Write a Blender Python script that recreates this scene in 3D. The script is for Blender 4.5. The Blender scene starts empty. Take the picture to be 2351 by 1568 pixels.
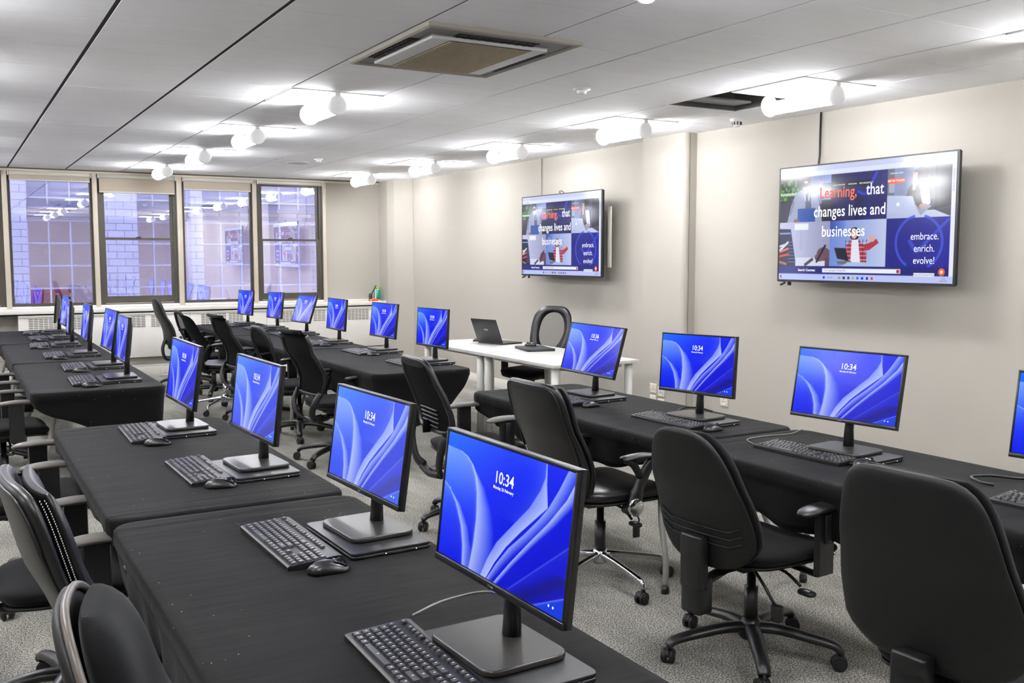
import bpy, bmesh, math, random
import numpy as np
from mathutils import Vector, Matrix, Euler
random.seed(7)
SC = bpy.context.scene
COL = SC.collection
PI = math.pi
EYE = 1.50
DESK = 0.70
CEIL = EYE + 1.0144
XR, YW = 5.40, 12.45          # right wall, window wall
GX, GY, GS = 0.034, 4.587, 0.6  # ceiling grid origin and module

# ------------------------------------------------------------------ materials
MATS = {}
def lin(c):
    return tuple((x / 12.92 if x <= 0.04045 else ((x + 0.055) / 1.055) ** 2.4) for x in c)
def rgb(r, g, b):
    return lin((r / 255, g / 255, b / 255))
def mat(name, col, rough=0.5, metal=0.0, spec=0.5, bump=None, noise=None, emis=None, sheen=0.0, coat=0.0):
    """col is sRGB 0-255; noise=(scale, amount) mottles the colour; bump=(scale, strength, distance)"""
    m = bpy.data.materials.new(name); m.use_nodes = True
    nt = m.node_tree; b = nt.nodes['Principled BSDF']
    c = rgb(*col)
    b.inputs['Base Color'].default_value = (*c, 1)
    b.inputs['Roughness'].default_value = rough
    b.inputs['Metallic'].default_value = metal
    b.inputs['Specular IOR Level'].default_value = spec
    if sheen: b.inputs['Sheen Weight'].default_value = sheen
    if coat: b.inputs['Coat Weight'].default_value = coat
    tc = nt.nodes.new('ShaderNodeTexCoord')
    if noise:
        n = nt.nodes.new('ShaderNodeTexNoise'); n.inputs['Scale'].default_value = noise[0]; n.inputs['Detail'].default_value = 4
        r = nt.nodes.new('ShaderNodeMapRange'); r.inputs[3].default_value = 1 - noise[1]; r.inputs[4].default_value = 1 + noise[1]
        r.inputs[1].default_value = 0.25; r.inputs[2].default_value = 0.75
        v = nt.nodes.new('ShaderNodeVectorMath'); v.operation = 'SCALE'; v.inputs[0].default_value = c
        nt.links.new(tc.outputs['Object'], n.inputs['Vector']); nt.links.new(n.outputs[0], r.inputs[0])
        nt.links.new(r.outputs[0], v.inputs['Scale']); nt.links.new(v.outputs[0], b.inputs['Base Color'])
    if bump:
        n2 = nt.nodes.new('ShaderNodeTexNoise'); n2.inputs['Scale'].default_value = bump[0]; n2.inputs['Detail'].default_value = 3
        bp = nt.nodes.new('ShaderNodeBump'); bp.inputs['Strength'].default_value = bump[1]; bp.inputs['Distance'].default_value = bump[2]
        nt.links.new(tc.outputs['Object'], n2.inputs['Vector']); nt.links.new(n2.outputs[0], bp.inputs['Height'])
        nt.links.new(bp.outputs[0], b.inputs['Normal'])
    if emis:
        b.inputs['Emission Color'].default_value = (*rgb(*emis[0]), 1); b.inputs['Emission Strength'].default_value = emis[1]
    MATS[name] = m
    return m

wall_m = mat('painted_wall', (167, 162, 153), 0.75, spec=0.2, noise=(1.2, 0.012), bump=(60, 0.05, 0.002))
wallwhite_m = mat('white_gloss_paint', (222, 219, 212), 0.4)
plaster_m = mat('skirting_paint', (216, 213, 206), 0.35)
beige_m = mat('beige_window_frame', (188, 178, 162), 0.5, noise=(8, 0.04))
bronze_m = mat('dark_bronze_frame', (62, 57, 48), 0.45, noise=(12, 0.08))
black_m = mat('black_plastic', (17, 17, 18), 0.38, spec=0.5)
blackmat_m = mat('matt_black_plastic', (20, 19, 20), 0.6, bump=(400, 0.1, 0.0005))
bezel_m = mat('bezel_plastic', (22, 22, 23), 0.28)
basetop_m = mat('brushed_black_plastic', (40, 38, 36), 0.3, noise=(60, 0.05))
laptop_m = mat('laptop_lid', (42, 42, 44), 0.4, metal=0.3, noise=(30, 0.05))
laptopside_m = mat('laptop_edge', (26, 26, 28), 0.4)
key_m = mat('keycap_plastic', (42, 41, 44), 0.4)
keylegend_m = mat('key_legend', (190, 190, 190), 0.5)
keybody_m = mat('keyboard_body', (15, 15, 16), 0.45)
fabric_m = mat('black_chair_fabric', (10, 10, 11), 0.95, spec=0.12, sheen=0.06, noise=(180, 0.25), bump=(500, 0.25, 0.001))
shell_m = mat('chair_shell_plastic', (14, 14, 14), 0.52, spec=0.35, bump=(250, 0.12, 0.0006))
leather_m = mat('black_leather', (13, 12, 13), 0.36, bump=(220, 0.15, 0.0008))
meshblack_m = mat('black_chair_mesh', (9, 9, 10), 0.9, spec=0.1, noise=(300, 0.3))
chrome_m = mat('chrome', (215, 215, 218), 0.12, metal=1.0)
grey_steel_m = mat('grey_painted_steel', (135, 133, 126), 0.4)
whitedesk_m = mat('white_laminate', (200, 199, 195), 0.35)
deskedge_m = mat('white_desk_edge', (196, 194, 188), 0.45)
stitch_m = mat('white_stitching', (190, 188, 184), 0.6)
cable_m = mat('black_cable', (22, 22, 22), 0.5)
greycable_m = mat('grey_cable', (120, 118, 115), 0.5)
white_m = mat('white_plastic', (220, 220, 218), 0.4)
blind_m = mat('roller_blind_fabric', (168, 157, 142), 0.8, noise=(90, 0.04))
cassette_m = mat('blind_cassette', (194, 190, 180), 0.45)
acframe_m = mat('ac_frame', (158, 153, 142), 0.5, noise=(6, 0.05))
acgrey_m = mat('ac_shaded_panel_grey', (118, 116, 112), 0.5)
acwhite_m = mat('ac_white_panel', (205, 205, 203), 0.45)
acslot_m = mat('ac_slot', (20, 17, 16), 0.6)
tan_m = mat('ac_grille_tan', (178, 162, 134), 0.55)
void_m = mat('dark_void', (10, 9, 8), 0.9)
tray_m = mat('light_tray_glow', (250, 250, 250), 0.4, emis=((250, 251, 255), 3.0))  # reflector given its own glow in place of reflected lamp light
lamp_m = mat('lamp_diffuser', (255, 255, 255), 0.5, emis=((250, 251, 255), 84.0))
endcap_m = mat('lamp_end_cap', (240, 240, 240), 0.4)
_nt = endcap_m.node_tree; _tr = _nt.nodes.new('ShaderNodeBsdfTranslucent'); _tr.inputs[0].default_value = (.9, .9, .9, 1); _mx = _nt.nodes.new('ShaderNodeMixShader'); _mx.inputs[0].default_value = .015
_nt.links.new(_nt.nodes['Principled BSDF'].outputs[0], _mx.inputs[1]); _nt.links.new(_tr.outputs[0], _mx.inputs[2]); _nt.links.new(_mx.outputs[0], _nt.nodes['Material Output'].inputs[0])
led_m = mat('status_led', (230, 235, 255), 0.4, emis=((225, 235, 255), 3.0))
text_m = mat('screen_white_text', (0, 0, 0), 0.4, emis=((255, 255, 255), 1.0))
orange_em = mat('screen_orange', (0, 0, 0), 0.4, emis=((255, 96, 40), 1.0))
darktext_m = mat('screen_dark_text', (40, 44, 70), 0.4)
red_em = mat('screen_red', (0, 0, 0), 0.4, emis=((190, 40, 50), 1.0))
ledblue_m = mat('blue_led', (20, 20, 200), 0.4, emis=((60, 60, 255), 3.0))
teal_m = mat('teal_label', (20, 140, 110), 0.35)
green_m = mat('green_lid', (110, 190, 20), 0.4)
redorange_m = mat('orange_plastic', (222, 80, 36), 0.4)
socket_m = mat('socket_plate', (212, 206, 194), 0.4)
hole_m = mat('socket_hole', (40, 38, 36), 0.6)
vent_m = mat('radiator_slot_shadow', (96, 88, 78), 0.7)
accent_m = mat('mouse_accent_gloss', (40, 42, 60), 0.12, coat=0.6)
mousebody_m = mat('mouse_shell', (30, 29, 29), 0.3)

def cloth_material():
    m = bpy.data.materials.new('black_stretch_cloth'); m.use_nodes = True
    nt = m.node_tree; b = nt.nodes['Principled BSDF']
    b.inputs['Roughness'].default_value = 0.8; b.inputs['Specular IOR Level'].default_value = 0.09
    b.inputs['Sheen Weight'].default_value = 0.03; b.inputs['Sheen Roughness'].default_value = 0.5
    tc = nt.nodes.new('ShaderNodeTexCoord')
    n = nt.nodes.new('ShaderNodeTexNoise'); n.inputs['Scale'].default_value = 3; n.inputs['Detail'].default_value = 6
    cr = nt.nodes.new('ShaderNodeValToRGB')
    cr.color_ramp.elements[0].position = 0.3; cr.color_ramp.elements[0].color = (*rgb(13, 12, 12), 1)
    cr.color_ramp.elements[1].position = 0.75; cr.color_ramp.elements[1].color = (*rgb(20, 18, 18), 1)
    vo = nt.nodes.new('ShaderNodeTexVoronoi'); vo.inputs['Scale'].default_value = 30
    lt = nt.nodes.new('ShaderNodeMath'); lt.operation = 'LESS_THAN'; lt.inputs[1].default_value = 0.042
    n3 = nt.nodes.new('ShaderNodeTexNoise'); n3.inputs['Scale'].default_value = 2.2
    gt = nt.nodes.new('ShaderNodeMath'); gt.operation = 'GREATER_THAN'; gt.inputs[1].default_value = 0.5
    mu = nt.nodes.new('ShaderNodeMath'); mu.operation = 'MULTIPLY'
    mx = nt.nodes.new('ShaderNodeMix'); mx.data_type = 'RGBA'; mx.inputs[7].default_value = (*rgb(190, 185, 178), 1)
    w = nt.nodes.new('ShaderNodeTexNoise'); w.inputs['Scale'].default_value = 700
    w2 = nt.nodes.new('ShaderNodeTexNoise'); w2.inputs['Scale'].default_value = 5; w2.inputs['Detail'].default_value = 2
    mp = nt.nodes.new('ShaderNodeMapping'); mp.inputs['Scale'].default_value = (0.6, 3.0, 1)
    b1 = nt.nodes.new('ShaderNodeBump'); b1.inputs['Strength'].default_value = 0.2; b1.inputs['Distance'].default_value = 0.001
    b2 = nt.nodes.new('ShaderNodeBump'); b2.inputs['Strength'].default_value = 0.35; b2.inputs['Distance'].default_value = 0.008
    L = nt.links.new
    # stretch creases running across the sheet near both ends of a table
    sp = nt.nodes.new('ShaderNodeSeparateXYZ'); ab = nt.nodes.new('ShaderNodeMath'); ab.operation = 'ABSOLUTE'
    mk = nt.nodes.new('ShaderNodeMapRange'); mk.interpolation_type = 'SMOOTHSTEP'; mk.inputs[1].default_value = .66; mk.inputs[2].default_value = .9
    mc = nt.nodes.new('ShaderNodeMapping'); mc.inputs['Scale'].default_value = (1.6, 17, 3); mc.inputs['Rotation'].default_value = (0, 0, .12)
    nc = nt.nodes.new('ShaderNodeTexNoise'); nc.inputs['Scale'].default_value = 1.0; nc.inputs['Detail'].default_value = 2
    ml = nt.nodes.new('ShaderNodeMath'); ml.operation = 'MULTIPLY'; b3 = nt.nodes.new('ShaderNodeBump'); b3.inputs['Strength'].default_value = .9; b3.inputs['Distance'].default_value = .013
    L(tc.outputs['Object'], sp.inputs[0]); L(sp.outputs[1], ab.inputs[0]); L(ab.outputs[0], mk.inputs[0]); L(tc.outputs['Object'], mc.inputs['Vector']); L(mc.outputs[0], nc.inputs['Vector'])
    L(nc.outputs[0], ml.inputs[0]); L(mk.outputs[0], ml.inputs[1]); L(ml.outputs[0], b3.inputs['Height']); L(b3.outputs[0], b1.inputs['Normal'])
    for nd in (n, vo, n3, w, mp): L(tc.outputs['Object'], nd.inputs['Vector'])
    L(mp.outputs[0], w2.inputs['Vector'])
    L(n.outputs[0], cr.inputs[0]); L(vo.outputs['Distance'], lt.inputs[0]); L(n3.outputs[0], gt.inputs[0])
    L(lt.outputs[0], mu.inputs[0]); L(gt.outputs[0], mu.inputs[1]); L(mu.outputs[0], mx.inputs[0])
    L(cr.outputs[0], mx.inputs[6]); L(mx.outputs[2], b.inputs['Base Color'])
    L(w.outputs[0], b1.inputs['Height']); L(w2.outputs[0], b2.inputs['Height']); L(b1.outputs[0], b2.inputs['Normal']); L(b2.outputs[0], b.inputs['Normal'])
    return m
cloth_m = cloth_material()

def carpet_material():
    m = bpy.data.materials.new('grey_loop_carpet'); m.use_nodes = True
    nt = m.node_tree; b = nt.nodes['Principled BSDF']; L = nt.links.new
    b.inputs['Roughness'].default_value = 0.95; b.inputs['Specular IOR Level'].default_value = 0.1
    tc = nt.nodes.new('ShaderNodeTexCoord')
    vo = nt.nodes.new('ShaderNodeTexVoronoi'); vo.inputs['Scale'].default_value = 150
    n = nt.nodes.new('ShaderNodeTexNoise'); n.inputs['Scale'].default_value = 165; n.inputs['Detail'].default_value = 2
    mp = nt.nodes.new('ShaderNodeMapping'); mp.inputs['Scale'].default_value = (2.2, 0.8, 1); mp.inputs['Rotation'].default_value = (0, 0, 0.3)
    big = nt.nodes.new('ShaderNodeTexNoise'); big.inputs['Scale'].default_value = 1.6; big.inputs['Detail'].default_value = 6; big.inputs['Roughness'].default_value = 0.65
    cr = nt.nodes.new('ShaderNodeValToRGB')
    cr.color_ramp.elements[0].position = 0.41; cr.color_ramp.elements[0].color = (*rgb(84, 82, 77), 1)
    cr.color_ramp.elements[1].position = 0.60; cr.color_ramp.elements[1].color = (*rgb(184, 181, 172), 1)
    cb = nt.nodes.new('ShaderNodeMapRange'); cb.inputs[1].default_value = 0.35; cb.inputs[2].default_value = 0.62; cb.inputs[3].default_value = 0.62; cb.inputs[4].default_value = 1.08
    v = nt.nodes.new('ShaderNodeVectorMath'); v.operation = 'SCALE'
    bp = nt.nodes.new('ShaderNodeBump'); bp.inputs['Strength'].default_value = 0.6; bp.inputs['Distance'].default_value = 0.004
    L(tc.outputs['Object'], vo.inputs['Vector']); L(tc.outputs['Object'], n.inputs['Vector']); L(tc.outputs['Object'], mp.inputs['Vector']); L(mp.outputs[0], big.inputs['Vector'])
    L(n.outputs[0], cr.inputs[0]); L(big.outputs[0], cb.inputs[0]); L(cr.outputs[0], v.inputs[0]); L(cb.outputs[0], v.inputs['Scale'])
    L(v.outputs[0], b.inputs['Base Color']); L(vo.outputs['Distance'], bp.inputs['Height']); L(bp.outputs[0], b.inputs['Normal'])
    return m
carpet_m = carpet_material()

def tile_material():
    m = bpy.data.materials.new('ceiling_tile'); m.use_nodes = True
    nt = m.node_tree; b = nt.nodes['Principled BSDF']; L = nt.links.new
    b.inputs['Roughness'].default_value = 0.85; b.inputs['Specular IOR Level'].default_value = 0.15
    tc = nt.nodes.new('ShaderNodeTexCoord')
    n = nt.nodes.new('ShaderNodeTexNoise'); n.inputs['Scale'].default_value = 2.0; n.inputs['Detail'].default_value = 8; n.inputs['Roughness'].default_value = 0.6
    mp = nt.nodes.new('ShaderNodeMapping'); mp.inputs['Scale'].default_value = (1, 4, 1)
    cr = nt.nodes.new('ShaderNodeValToRGB')
    cr.color_ramp.elements[0].position = 0.3; cr.color_ramp.elements[0].color = (*rgb(246, 246, 247), 1)
    cr.color_ramp.elements[1].position = 0.6; cr.color_ramp.elements[1].color = (*rgb(252, 252, 254), 1)
    L(tc.outputs['Object'], mp.inputs['Vector']); L(mp.outputs[0], n.inputs['Vector']); L(n.outputs[0], cr.inputs[0]); L(cr.outputs[0], b.inputs['Base Color'])
    return m
tile_m = tile_material()

def brick_material():
    m = bpy.data.materials.new('white_glazed_brick'); m.use_nodes = True
    nt = m.node_tree; b = nt.nodes['Principled BSDF']; L = nt.links.new
    b.inputs['Roughness'].default_value = 0.35
    tc = nt.nodes.new('ShaderNodeTexCoord')
    sx = nt.nodes.new('ShaderNodeSeparateXYZ'); cx = nt.nodes.new('ShaderNodeCombineXYZ')
    br = nt.nodes.new('ShaderNodeTexBrick')
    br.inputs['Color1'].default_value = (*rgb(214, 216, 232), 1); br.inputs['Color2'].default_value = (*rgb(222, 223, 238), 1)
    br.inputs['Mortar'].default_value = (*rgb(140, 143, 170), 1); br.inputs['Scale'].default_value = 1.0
    br.inputs['Mortar Size'].default_value = 0.005; br.inputs['Brick Width'].default_value = 0.23; br.inputs['Row Height'].default_value = 0.105
    L(tc.outputs['Object'], sx.inputs[0]); L(sx.outputs[0], cx.inputs[0]); L(sx.outputs[2], cx.inputs[1]); L(cx.outputs[0], br.inputs['Vector'])
    L(br.outputs['Color'], b.inputs['Base Color'])
    return m
brick_m = brick_material()
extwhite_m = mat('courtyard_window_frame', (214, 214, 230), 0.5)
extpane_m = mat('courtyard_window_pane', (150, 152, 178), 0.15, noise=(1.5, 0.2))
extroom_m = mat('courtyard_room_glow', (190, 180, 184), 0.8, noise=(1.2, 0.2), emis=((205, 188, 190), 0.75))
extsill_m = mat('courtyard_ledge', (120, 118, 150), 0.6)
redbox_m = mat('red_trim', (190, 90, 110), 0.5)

def glass_material():
    m = bpy.data.materials.new('window_glass'); m.use_nodes = True
    nt = m.node_tree; nt.nodes.clear(); L = nt.links.new
    out = nt.nodes.new('ShaderNodeOutputMaterial')
    t = nt.nodes.new('ShaderNodeBsdfTransparent'); t.inputs[0].default_value = (0.86, 0.87, 0.95, 1)
    g = nt.nodes.new('ShaderNodeBsdfGlossy'); g.inputs['Roughness'].default_value = 0.0; g.inputs[0].default_value = (0.92, 0.92, 1, 1)
    fr = nt.nodes.new('ShaderNodeFresnel'); fr.inputs['IOR'].default_value = 1.5
    ad = nt.nodes.new('ShaderNodeMath'); ad.operation = 'ADD'; ad.inputs[1].default_value = 0.40; ad.use_clamp = True
    mx = nt.nodes.new('ShaderNodeMixShader')
    L(fr.outputs[0], ad.inputs[0]); L(ad.outputs[0], mx.inputs[0]); L(t.outputs[0], mx.inputs[1]); L(g.outputs[0], mx.inputs[2]); L(mx.outputs[0], out.inputs[0])
    return m
glass_m = glass_material()

def see_through(name, col, alpha, scale=900):
    """woven mesh fabric: part of it is holes"""
    m = bpy.data.materials.new(name); m.use_nodes = True
    nt = m.node_tree; nt.nodes.clear(); L = nt.links.new
    out = nt.nodes.new('ShaderNodeOutputMaterial'); t = nt.nodes.new('ShaderNodeBsdfTransparent')
    d = nt.nodes.new('ShaderNodeBsdfDiffuse'); d.inputs[0].default_value = (*rgb(*col), 1)
    tc = nt.nodes.new('ShaderNodeTexCoord')
    wv = nt.nodes.new('ShaderNodeTexWave'); wv.inputs['Scale'].default_value = scale / 9; wv.bands_direction = 'Z'; wv.inputs['Distortion'].default_value = 1.0
    mr = nt.nodes.new('ShaderNodeMapRange'); mr.inputs[3].default_value = alpha - 0.12; mr.inputs[4].default_value = alpha + 0.12
    mx = nt.nodes.new('ShaderNodeMixShader')
    L(tc.outputs['Object'], wv.inputs['Vector']); L(wv.outputs[0], mr.inputs[0]); L(mr.outputs[0], mx.inputs[0])
    L(t.outputs[0], mx.inputs[1]); L(d.outputs[0], mx.inputs[2]); L(mx.outputs[0], out.inputs[0])
    return m
meshdense_m = see_through('dense_black_mesh', (8, 8, 9), 0.85)
meshopen_m = see_through('open_grey_mesh', (60, 60, 62), 0.52, 1500)

def attr_screen_material(name, strength=1.0, rough=0.16, spec=0.15):
    m = bpy.data.materials.new(name); m.use_nodes = True
    nt = m.node_tree; b = nt.nodes['Principled BSDF']; L = nt.links.new
    b.inputs['Base Color'].default_value = (0.004, 0.004, 0.006, 1); b.inputs['Roughness'].default_value = rough
    b.inputs['Specular IOR Level'].default_value = spec
    a = nt.nodes.new('ShaderNodeVertexColor'); a.layer_name = 'picture'
    L(a.outputs[0], b.inputs['Emission Color']); b.inputs['Emission Strength'].default_value = strength
    return m
screen_m = attr_screen_material('monitor_picture', 1.0)
tvscreen_m = attr_screen_material('television_picture', 0.95, 0.1, 0.35)

# ------------------------------------------------------------------ mesh building
class MB:
    def __init__(s): s.bm = bmesh.new(); s.mi = 0; s.mats = []
    def use(s, m):
        if m not in s.mats: s.mats.append(m)
        s.mi = s.mats.index(m); return s
    def _add(s, verts, faces, smooth=False, M=None):
        vs = [s.bm.verts.new((M @ Vector(v)) if M is not None else v) for v in verts]
        for f in faces:
            try:
                fc = s.bm.faces.new([vs[i] for i in f]); fc.material_index = s.mi; fc.smooth = smooth
            except ValueError: pass
        return vs
    def box(s, c, d, bevel=0.0, M=None, smooth=False):
        x, y, z = d[0] / 2, d[1] / 2, d[2] / 2
        if bevel <= 0:
            v = [(c[0] + sx * x, c[1] + sy * y, c[2] + sz * z) for sx in (-1, 1) for sy in (-1, 1) for sz in (-1, 1)]
            s._add(v, [(0, 1, 3, 2), (4, 6, 7, 5), (0, 4, 5, 1), (2, 3, 7, 6), (0, 2, 6, 4), (1, 5, 7, 3)], smooth, M)
        else:
            t = bmesh.new(); bmesh.ops.create_cube(t, size=1)
            for v in t.verts: v.co = Vector((v.co.x * d[0], v.co.y * d[1], v.co.z * d[2]))
            bmesh.ops.bevel(t, geom=list(t.edges), offset=min(bevel, min(d) * 0.49), segments=2, affect='EDGES', profile=0.5)
            s.merge(t, Matrix.Translation(c) if M is None else M @ Matrix.Translation(c), True)
        return s
    def span(s, a, b, bevel=0.0):
        return s.box([(a[i] + b[i]) / 2 for i in range(3)], [abs(b[i] - a[i]) for i in range(3)], bevel)
    def merge(s, t, M=None, smooth=False):
        idx = {}
        for v in t.verts: idx[v] = s.bm.verts.new(M @ v.co if M is not None else v.co)
        for f in t.faces:
            fc = s.bm.faces.new([idx[v] for v in f.verts]); fc.material_index = s.mi; fc.smooth = smooth
        t.free()
    def rings(s, rings, cap=True, smooth=True, closed=True, M=None):
        n = len(rings[0]); vs = []
        for r in rings: vs.append([s.bm.verts.new((M @ Vector(p)) if M is not None else p) for p in r])
        for a, b in zip(vs[:-1], vs[1:]):
            for i in range(n if closed else n - 1):
                j = (i + 1) % n
                f = s.bm.faces.new((a[i], a[j], b[j], b[i])); f.material_index = s.mi; f.smooth = smooth
        if cap and closed:
            for r in (vs[0][::-1], vs[-1]):
                f = s.bm.faces.new(r); f.material_index = s.mi; f.smooth = False
        return s
    def tube(s, pts, r, n=10, cap=True, flat=(1, 1), up=None):
        """tube along points; r number or list; flat=(side, up) scale of the section"""
        pts = [Vector(p) for p in pts]; m = len(pts)
        rs = r if isinstance(r, (list, tuple)) else [r] * m
        T = [(pts[min(i + 1, m - 1)] - pts[max(i - 1, 0)]).normalized() for i in range(m)]
        ref = Vector(up) if up else (Vector((0, 0, 1)) if abs(T[0].z) < 0.9 else Vector((1, 0, 0)))
        out = []; a = T[0].cross(ref).normalized()
        for i in range(m):
            a = (a - T[i] * a.dot(T[i])).normalized() if i else a
            if up: a = T[i].cross(ref).normalized()
            b = a.cross(T[i]).normalized()
            out.append([pts[i] + (a * math.cos(2 * PI * k / n) * flat[0] + b * math.sin(2 * PI * k / n) * flat[1]) * rs[i] for k in range(n)])
        return s.rings(out, cap)
    def cyl(s, c, r, h, axis='Z', n=20, r2=None, M=None):
        r2 = r if r2 is None else r2; out = []
        for rr, hh in ((r, -h / 2), (r2, h / 2)):
            ring = []
            for k in range(n):
                u, v = rr * math.cos(2 * PI * k / n), rr * math.sin(2 * PI * k / n)
                p = {'Z': (u, v, hh), 'X': (hh, u, v), 'Y': (v, hh, u)}[axis]
                ring.append((c[0] + p[0], c[1] + p[1], c[2] + p[2]))
            out.append(ring)
        return s.rings(out, True, True, True, M)
    def lathe(s, c, prof, n=20, axis='Z'):
        out = []
        for r, h in prof:
            ring = []
            for k in range(n):
                u, v = r * math.cos(2 * PI * k / n), r * math.sin(2 * PI * k / n)
                p = {'Z': (u, v, h), 'X': (h, u, v), 'Y': (v, h, u)}[axis]
                ring.append((c[0] + p[0], c[1] + p[1], c[2] + p[2]))
            out.append(ring)
        return s.rings(out)
    def plate(s, outline, z0, z1, M=None, bevel=0.0):
        """prism of a 2-D outline (x,y) between z0 and z1 with an optional top/bottom chamfer"""
        cx = sum(p[0] for p in outline) / len(outline); cy = sum(p[1] for p in outline) / len(outline)
        def ring(z, ins):
            o = []
            for x, y in outline:
                d = math.hypot(x - cx, y - cy) or 1
                o.append((x - (x - cx) / d * ins, y - (y - cy) / d * ins, z))
            return o
        rs = [ring(z0, bevel), ring(z0 + bevel, 0), ring(z1 - bevel, 0), ring(z1, bevel)] if bevel else [ring(z0, 0), ring(z1, 0)]
        return s.rings(rs, True, bool(bevel), True, M)
    def build(s, name, m=None, parent=None, loc=None, rot=None, weld=False, M=None):
        if weld: bmesh.ops.remove_doubles(s.bm, verts=s.bm.verts, dist=1e-5)
        bmesh.ops.recalc_face_normals(s.bm, faces=s.bm.faces)
        me = bpy.data.meshes.new(name); s.bm.to_mesh(me); s.bm.free()
        if m is not None: me.materials.append(m)
        else:
            for k in s.mats: me.materials.append(k)
        return link(name, me, parent, loc, rot, M)
def link(name, me, parent=None, loc=None, rot=None, M=None):
    o = bpy.data.objects.new(name, me); COL.objects.link(o)
    if parent: o.parent = parent
    if loc is not None: o.location = loc
    if rot is not None: o.rotation_euler = rot
    if M is not None: o.matrix_local = M
    return o
def rrect(w, h, r, n=5, cx=0, cy=0):
    o = []
    for (sx, sy, a0) in ((1, 1, 0), (-1, 1, 90), (-1, -1, 180), (1, -1, 270)):
        for k in range(n + 1):
            a = math.radians(a0 + 90 * k / n)
            o.append((cx + sx * (w / 2 - r) + r * math.cos(a), cy + sy * (h / 2 - r) + r * math.sin(a)))
    return o
def tag(o, label, cat, group=None):
    o['label'] = label; o['category'] = cat
    if group: o['group'] = group
    return o
def thing(name, label, cat, loc=(0, 0, 0), rz=0.0, group=None):
    o = bpy.data.objects.new(name, None); COL.objects.link(o); o.empty_display_size = 0.1
    o.location = loc; o.rotation_euler = (0, 0, rz)
    return tag(o, label, cat, group)
def struct(name, mb, m=None, **k):
    o = mb.build(name, m, **k); o['kind'] = 'structure'; return o
def kids(o): return list(o.children)
def dup(root, loc, rz, label, group=None):
    def rec(o, par):
        c = o.copy(); COL.objects.link(c)
        if par: c.parent = par
        for ch in o.children: rec(ch, c)
        return c
    r = rec(root, None); r.location = loc; r.rotation_euler = (0, 0, rz); r['label'] = label
    if group: r['group'] = group
    return r
_txt = {}
def text_mesh(s, size, align='CENTER', shear=0.0, space=1.0, sx=1.0, bold=0.0):
    k = (s, size, align, shear, space, sx, bold)
    if k in _txt: return _txt[k]
    cu = bpy.data.curves.new('txt', 'FONT'); cu.body = s; cu.size = size; cu.align_x = align; cu.align_y = 'CENTER'
    cu.shear = shear; cu.space_character = space; cu.resolution_u = 3; cu.offset = bold
    ob = bpy.data.objects.new('txt', cu); COL.objects.link(ob)
    dg = bpy.context.evaluated_depsgraph_get(); dg.update()
    me = bpy.data.meshes.new_from_object(ob.evaluated_get(dg))
    bpy.data.objects.remove(ob); bpy.data.curves.remove(cu)
    if sx != 1.0:
        for v in me.vertices: v.co.x *= sx
    _txt[k] = me
    return me
def text(name, s, size, m, parent, M, **k):
    me = text_mesh(s, size, **k)
    if me.materials and me.materials[0] != m: me = me.copy(); me.materials[0] = m
    if not me.materials: me.materials.append(m)
    return link(name, me, parent, M=M)
# screen space -> thing space for a thing whose picture faces -x: X right = -y, Y up = z, Z toward viewer = -x
SCR = Matrix(((0, 0, -1, 0), (-1, 0, 0, 0), (0, 1, 0, 0), (0, 0, 0, 1)))

# ------------------------------------------------------------------ pictures painted on a vertex grid
def S2L(a):
    a = np.clip(a, 0, 1); return np.where(a <= 0.04045, a / 12.92, ((a + 0.055) / 1.055) ** 2.4)
def picture_mesh(name, w, h, nx, ny, fn, material):
    xs = np.linspace(0, 1, nx + 1); ys = np.linspace(0, 1, ny + 1)
    U, V = np.meshgrid(xs, ys)                     # V=0 at the bottom
    du, dv = 1 / nx, 1 / ny
    img = sum(S2L(fn(np.clip(U.ravel() + i * du / 3, 0, .99999), np.clip(1 - V.ravel() + j * dv / 3, 0, .99999))) for i in (-1, 0, 1) for j in (-1, 0, 1)) / 9   # fn takes (u, v down), returns sRGB
    co = np.stack([(U.ravel() - 0.5) * w, (V.ravel() - 0.5) * h, np.zeros(U.size)], 1)
    i = np.arange(nx)[None, :] + (nx + 1) * np.arange(ny)[:, None]
    f = np.stack([i, i + 1, i + nx + 2, i + nx + 1], -1).reshape(-1, 4)
    me = bpy.data.meshes.new(name)
    me.vertices.add(len(co)); me.vertices.foreach_set('co', co.ravel().astype(np.float32))
    me.loops.add(f.size); me.loops.foreach_set('vertex_index', f.ravel().astype(np.int32))
    me.polygons.add(len(f)); me.polygons.foreach_set('loop_start', (np.arange(len(f)) * 4).astype(np.int32))
    me.update()
    ca = me.color_attributes.new('picture', 'FLOAT_COLOR', 'POINT')
    ca.data.foreach_set('color', np.concatenate([img, np.ones((len(img), 1))], 1).ravel().astype(np.float32))
    me.materials.append(material); me.validate()
    return me

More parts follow.
